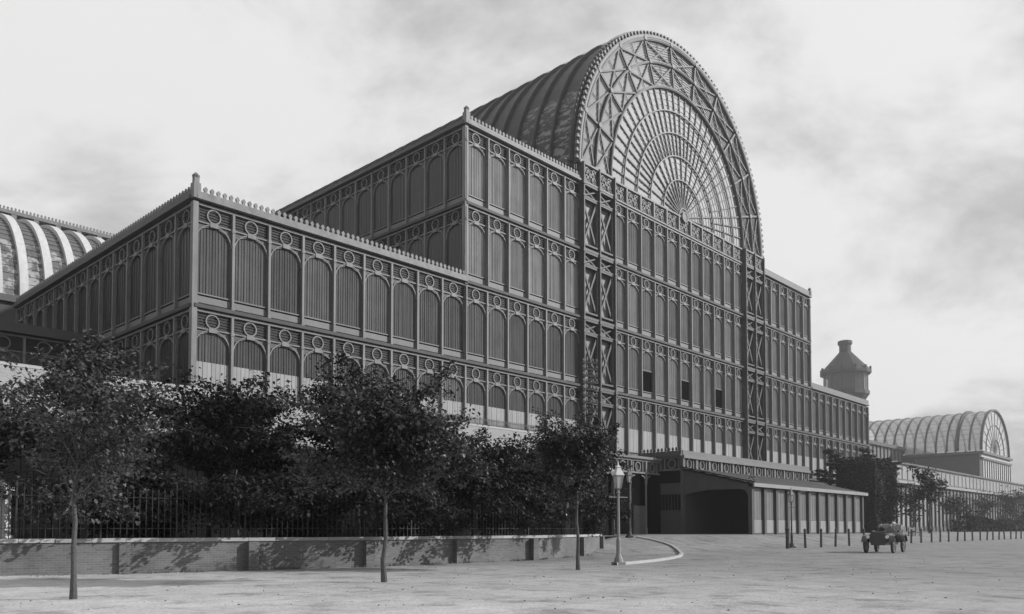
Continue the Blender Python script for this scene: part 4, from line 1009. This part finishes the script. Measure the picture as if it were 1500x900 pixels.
def person(label, loc, rz, coat, hat, brim):
    o = thing('person', label, 'person', loc, rz, None)
    me = bpy.data.meshes.new('body')
    J = [(0, 0, .0), (0, 0, .25), (0, 0, .48), (0, 0, .58), (.02, 0, .66), (.02, 0, .78),      # pelvis..head
         (0, .2, .5), (.1, .25, .26), (.34, .14, .25), (0, -.2, .5), (.1, -.25, .26), (.34, -.14, .25),
         (.42, .1, .02), (.46, .1, -.4), (.6, .1, -.43), (.42, -.1, .02), (.46, -.1, -.4), (.6, -.1, -.43)]
    Ed = [(0,1),(1,2),(2,3),(3,4),(4,5),(2,6),(6,7),(7,8),(2,9),(9,10),(10,11),(0,12),(12,13),(13,14),(0,15),(15,16),(16,17)]
    rd = [.15,.155,.16,.06,.085,.09,.075,.055,.04,.075,.055,.04,.085,.06,.05,.085,.06,.05]
    me.from_pydata(J, Ed, []); me.materials.append(coat)
    bo = link('body', me, o); sk = bo.modifiers.new('skin', 'SKIN')
    for v, r_ in zip(me.skin_vertices[0].data, rd): v.radius = (r_, r_)
    me.skin_vertices[0].data[0].use_root = True
    su = bo.modifiers.new('sub', 'SUBSURF'); su.levels = su.render_levels = 1
    SK = mat('skin', .42, .6, .05, 8)
    b = MB(); b.lathe([(.03, .60), (.075, .64), (.092, .70), (.095, .75), (.085, .82), (.05, .87)], 10, c=(.035, 0)); b.box(.12, .155, -.015, .015, .7, .74)
    link('face', b.mesh('face', SK), o)
    b = MB(); b.lathe([(.12+brim, .80), (.12+brim, .815), (.105, .82), (.11, .89), (.07, .93)], 12, c=(.02, 0)); link('hat', b.mesh('hat', hat), o)
    for s_ in (-1, 1):
        b = MB(); b.lathe([(.02, 0), (.045, .03), (.04, .09), (.015, .1)], 6)
        for f_ in range(4): b.beam((.03, -.03+f_*.02, .08), (.06, -.03+f_*.02, .13+.01*(f_ in (1, 2))), .014, .014)
        b.beam((0, s_*-.04, .04), (.03, s_*-.06, .09), .016, .016)
        link('hand', b.mesh('hand', SK), o, mx=T((.33, s_*.14, .23)) @ Matrix.Rotation(R(70), 4, 'Y'))
COAT = mat('dark_coat', .02, .85, .1, 5); TWEED = mat('grey_coat', .12, .85, .1, 5); STRAW = mat('straw_hat', .6, .8, .05, 5)
Mx = T(q) @ Matrix.Rotation(ROTZ+math.pi+.10, 4, 'Z') @ Matrix.Diagonal((1.06, 1.06, 1.12, 1))
for lab, x, y, c, h, br in (('driver in dark coat and flat cap at the front of the car', -.12, -.28, COAT, COAT, .02), ('front passenger in grey coat beside the driver', -.12, .28, TWEED, COAT, .03), ('rear passenger in pale straw hat before the folded hood', -1.05, .25, TWEED, STRAW, .09)):
    p_ = Mx @ Vector((x, y, .86)); person(lab, p_, ROTZ+math.pi+.10, c, h, br)

# ------------------------------------------------------------------ litter of stones on the verge
rs = random.Random(4); b = MB()
for _ in range(1500):
    x = rs.uniform(-16, 20); y = rs.uniform(13, 46)
    if pdist(x, y) < 20.5: continue
    s_ = .006+.03*rs.random()**4; b.lathe([(s_*.6, -.01), (s_, s_*.3), (s_*.5, s_*.8)], 5, c=(x, y), rot=rs.random()*3)
o = link('loose_stones', b.mesh('loose_stones', mat('stone_chips', .25, .9, .2, 8))); kind(o, 'stuff')
b = MB()
for _ in range(5200):          # dusty grass and weeds along the foot of the wall
    i = rs.randrange(len(WP)-1); t = rs.random(); v = Vector(WP[i]).lerp(Vector(WP[i+1]), t); d = abs(rs.gauss(0, .14))+.03
    u = (Vector(WP[i+1])-Vector(WP[i])).normalized(); v = v+Vector((u.y, -u.x))*d
    if math.sin(v.x*2.1)+math.sin(v.x*5.3) < rs.uniform(-.6, 1.2): continue
    h_ = rs.uniform(.03, .14); a = rs.uniform(0, 6.28); dx, dy = math.cos(a)*.012, math.sin(a)*.012
    b.face([(v.x-dx, v.y-dy, 0), (v.x+dx, v.y+dy, 0), (v.x+rs.gauss(0, .04), v.y+rs.gauss(0, .04), h_)])
o = link('verge_grass', b.mesh('verge_grass', mat('dry_grass', .14, .9, .1, 3, island=.4))); kind(o, 'stuff')

# ------------------------------------------------------------------ haze
b = MB(); b.box(-260, 560, -60, 520, -1.2, 90); hz = b.mesh('haze')
m = bpy.data.materials.new('town_haze'); m.use_nodes = True; n_ = m.node_tree.nodes; n_.remove(n_['Principled BSDF'])
pv = n_.new('ShaderNodeVolumePrincipled'); pv.inputs['Color'].default_value = (.9, .9, .9, 1); pv.inputs['Density'].default_value = .00055; pv.inputs['Anisotropy'].default_value = .6
m.node_tree.links.new(pv.outputs[0], n_['Material Output'].inputs['Volume']); hz.materials.append(m)
kind(link('haze', hz), 'stuff')
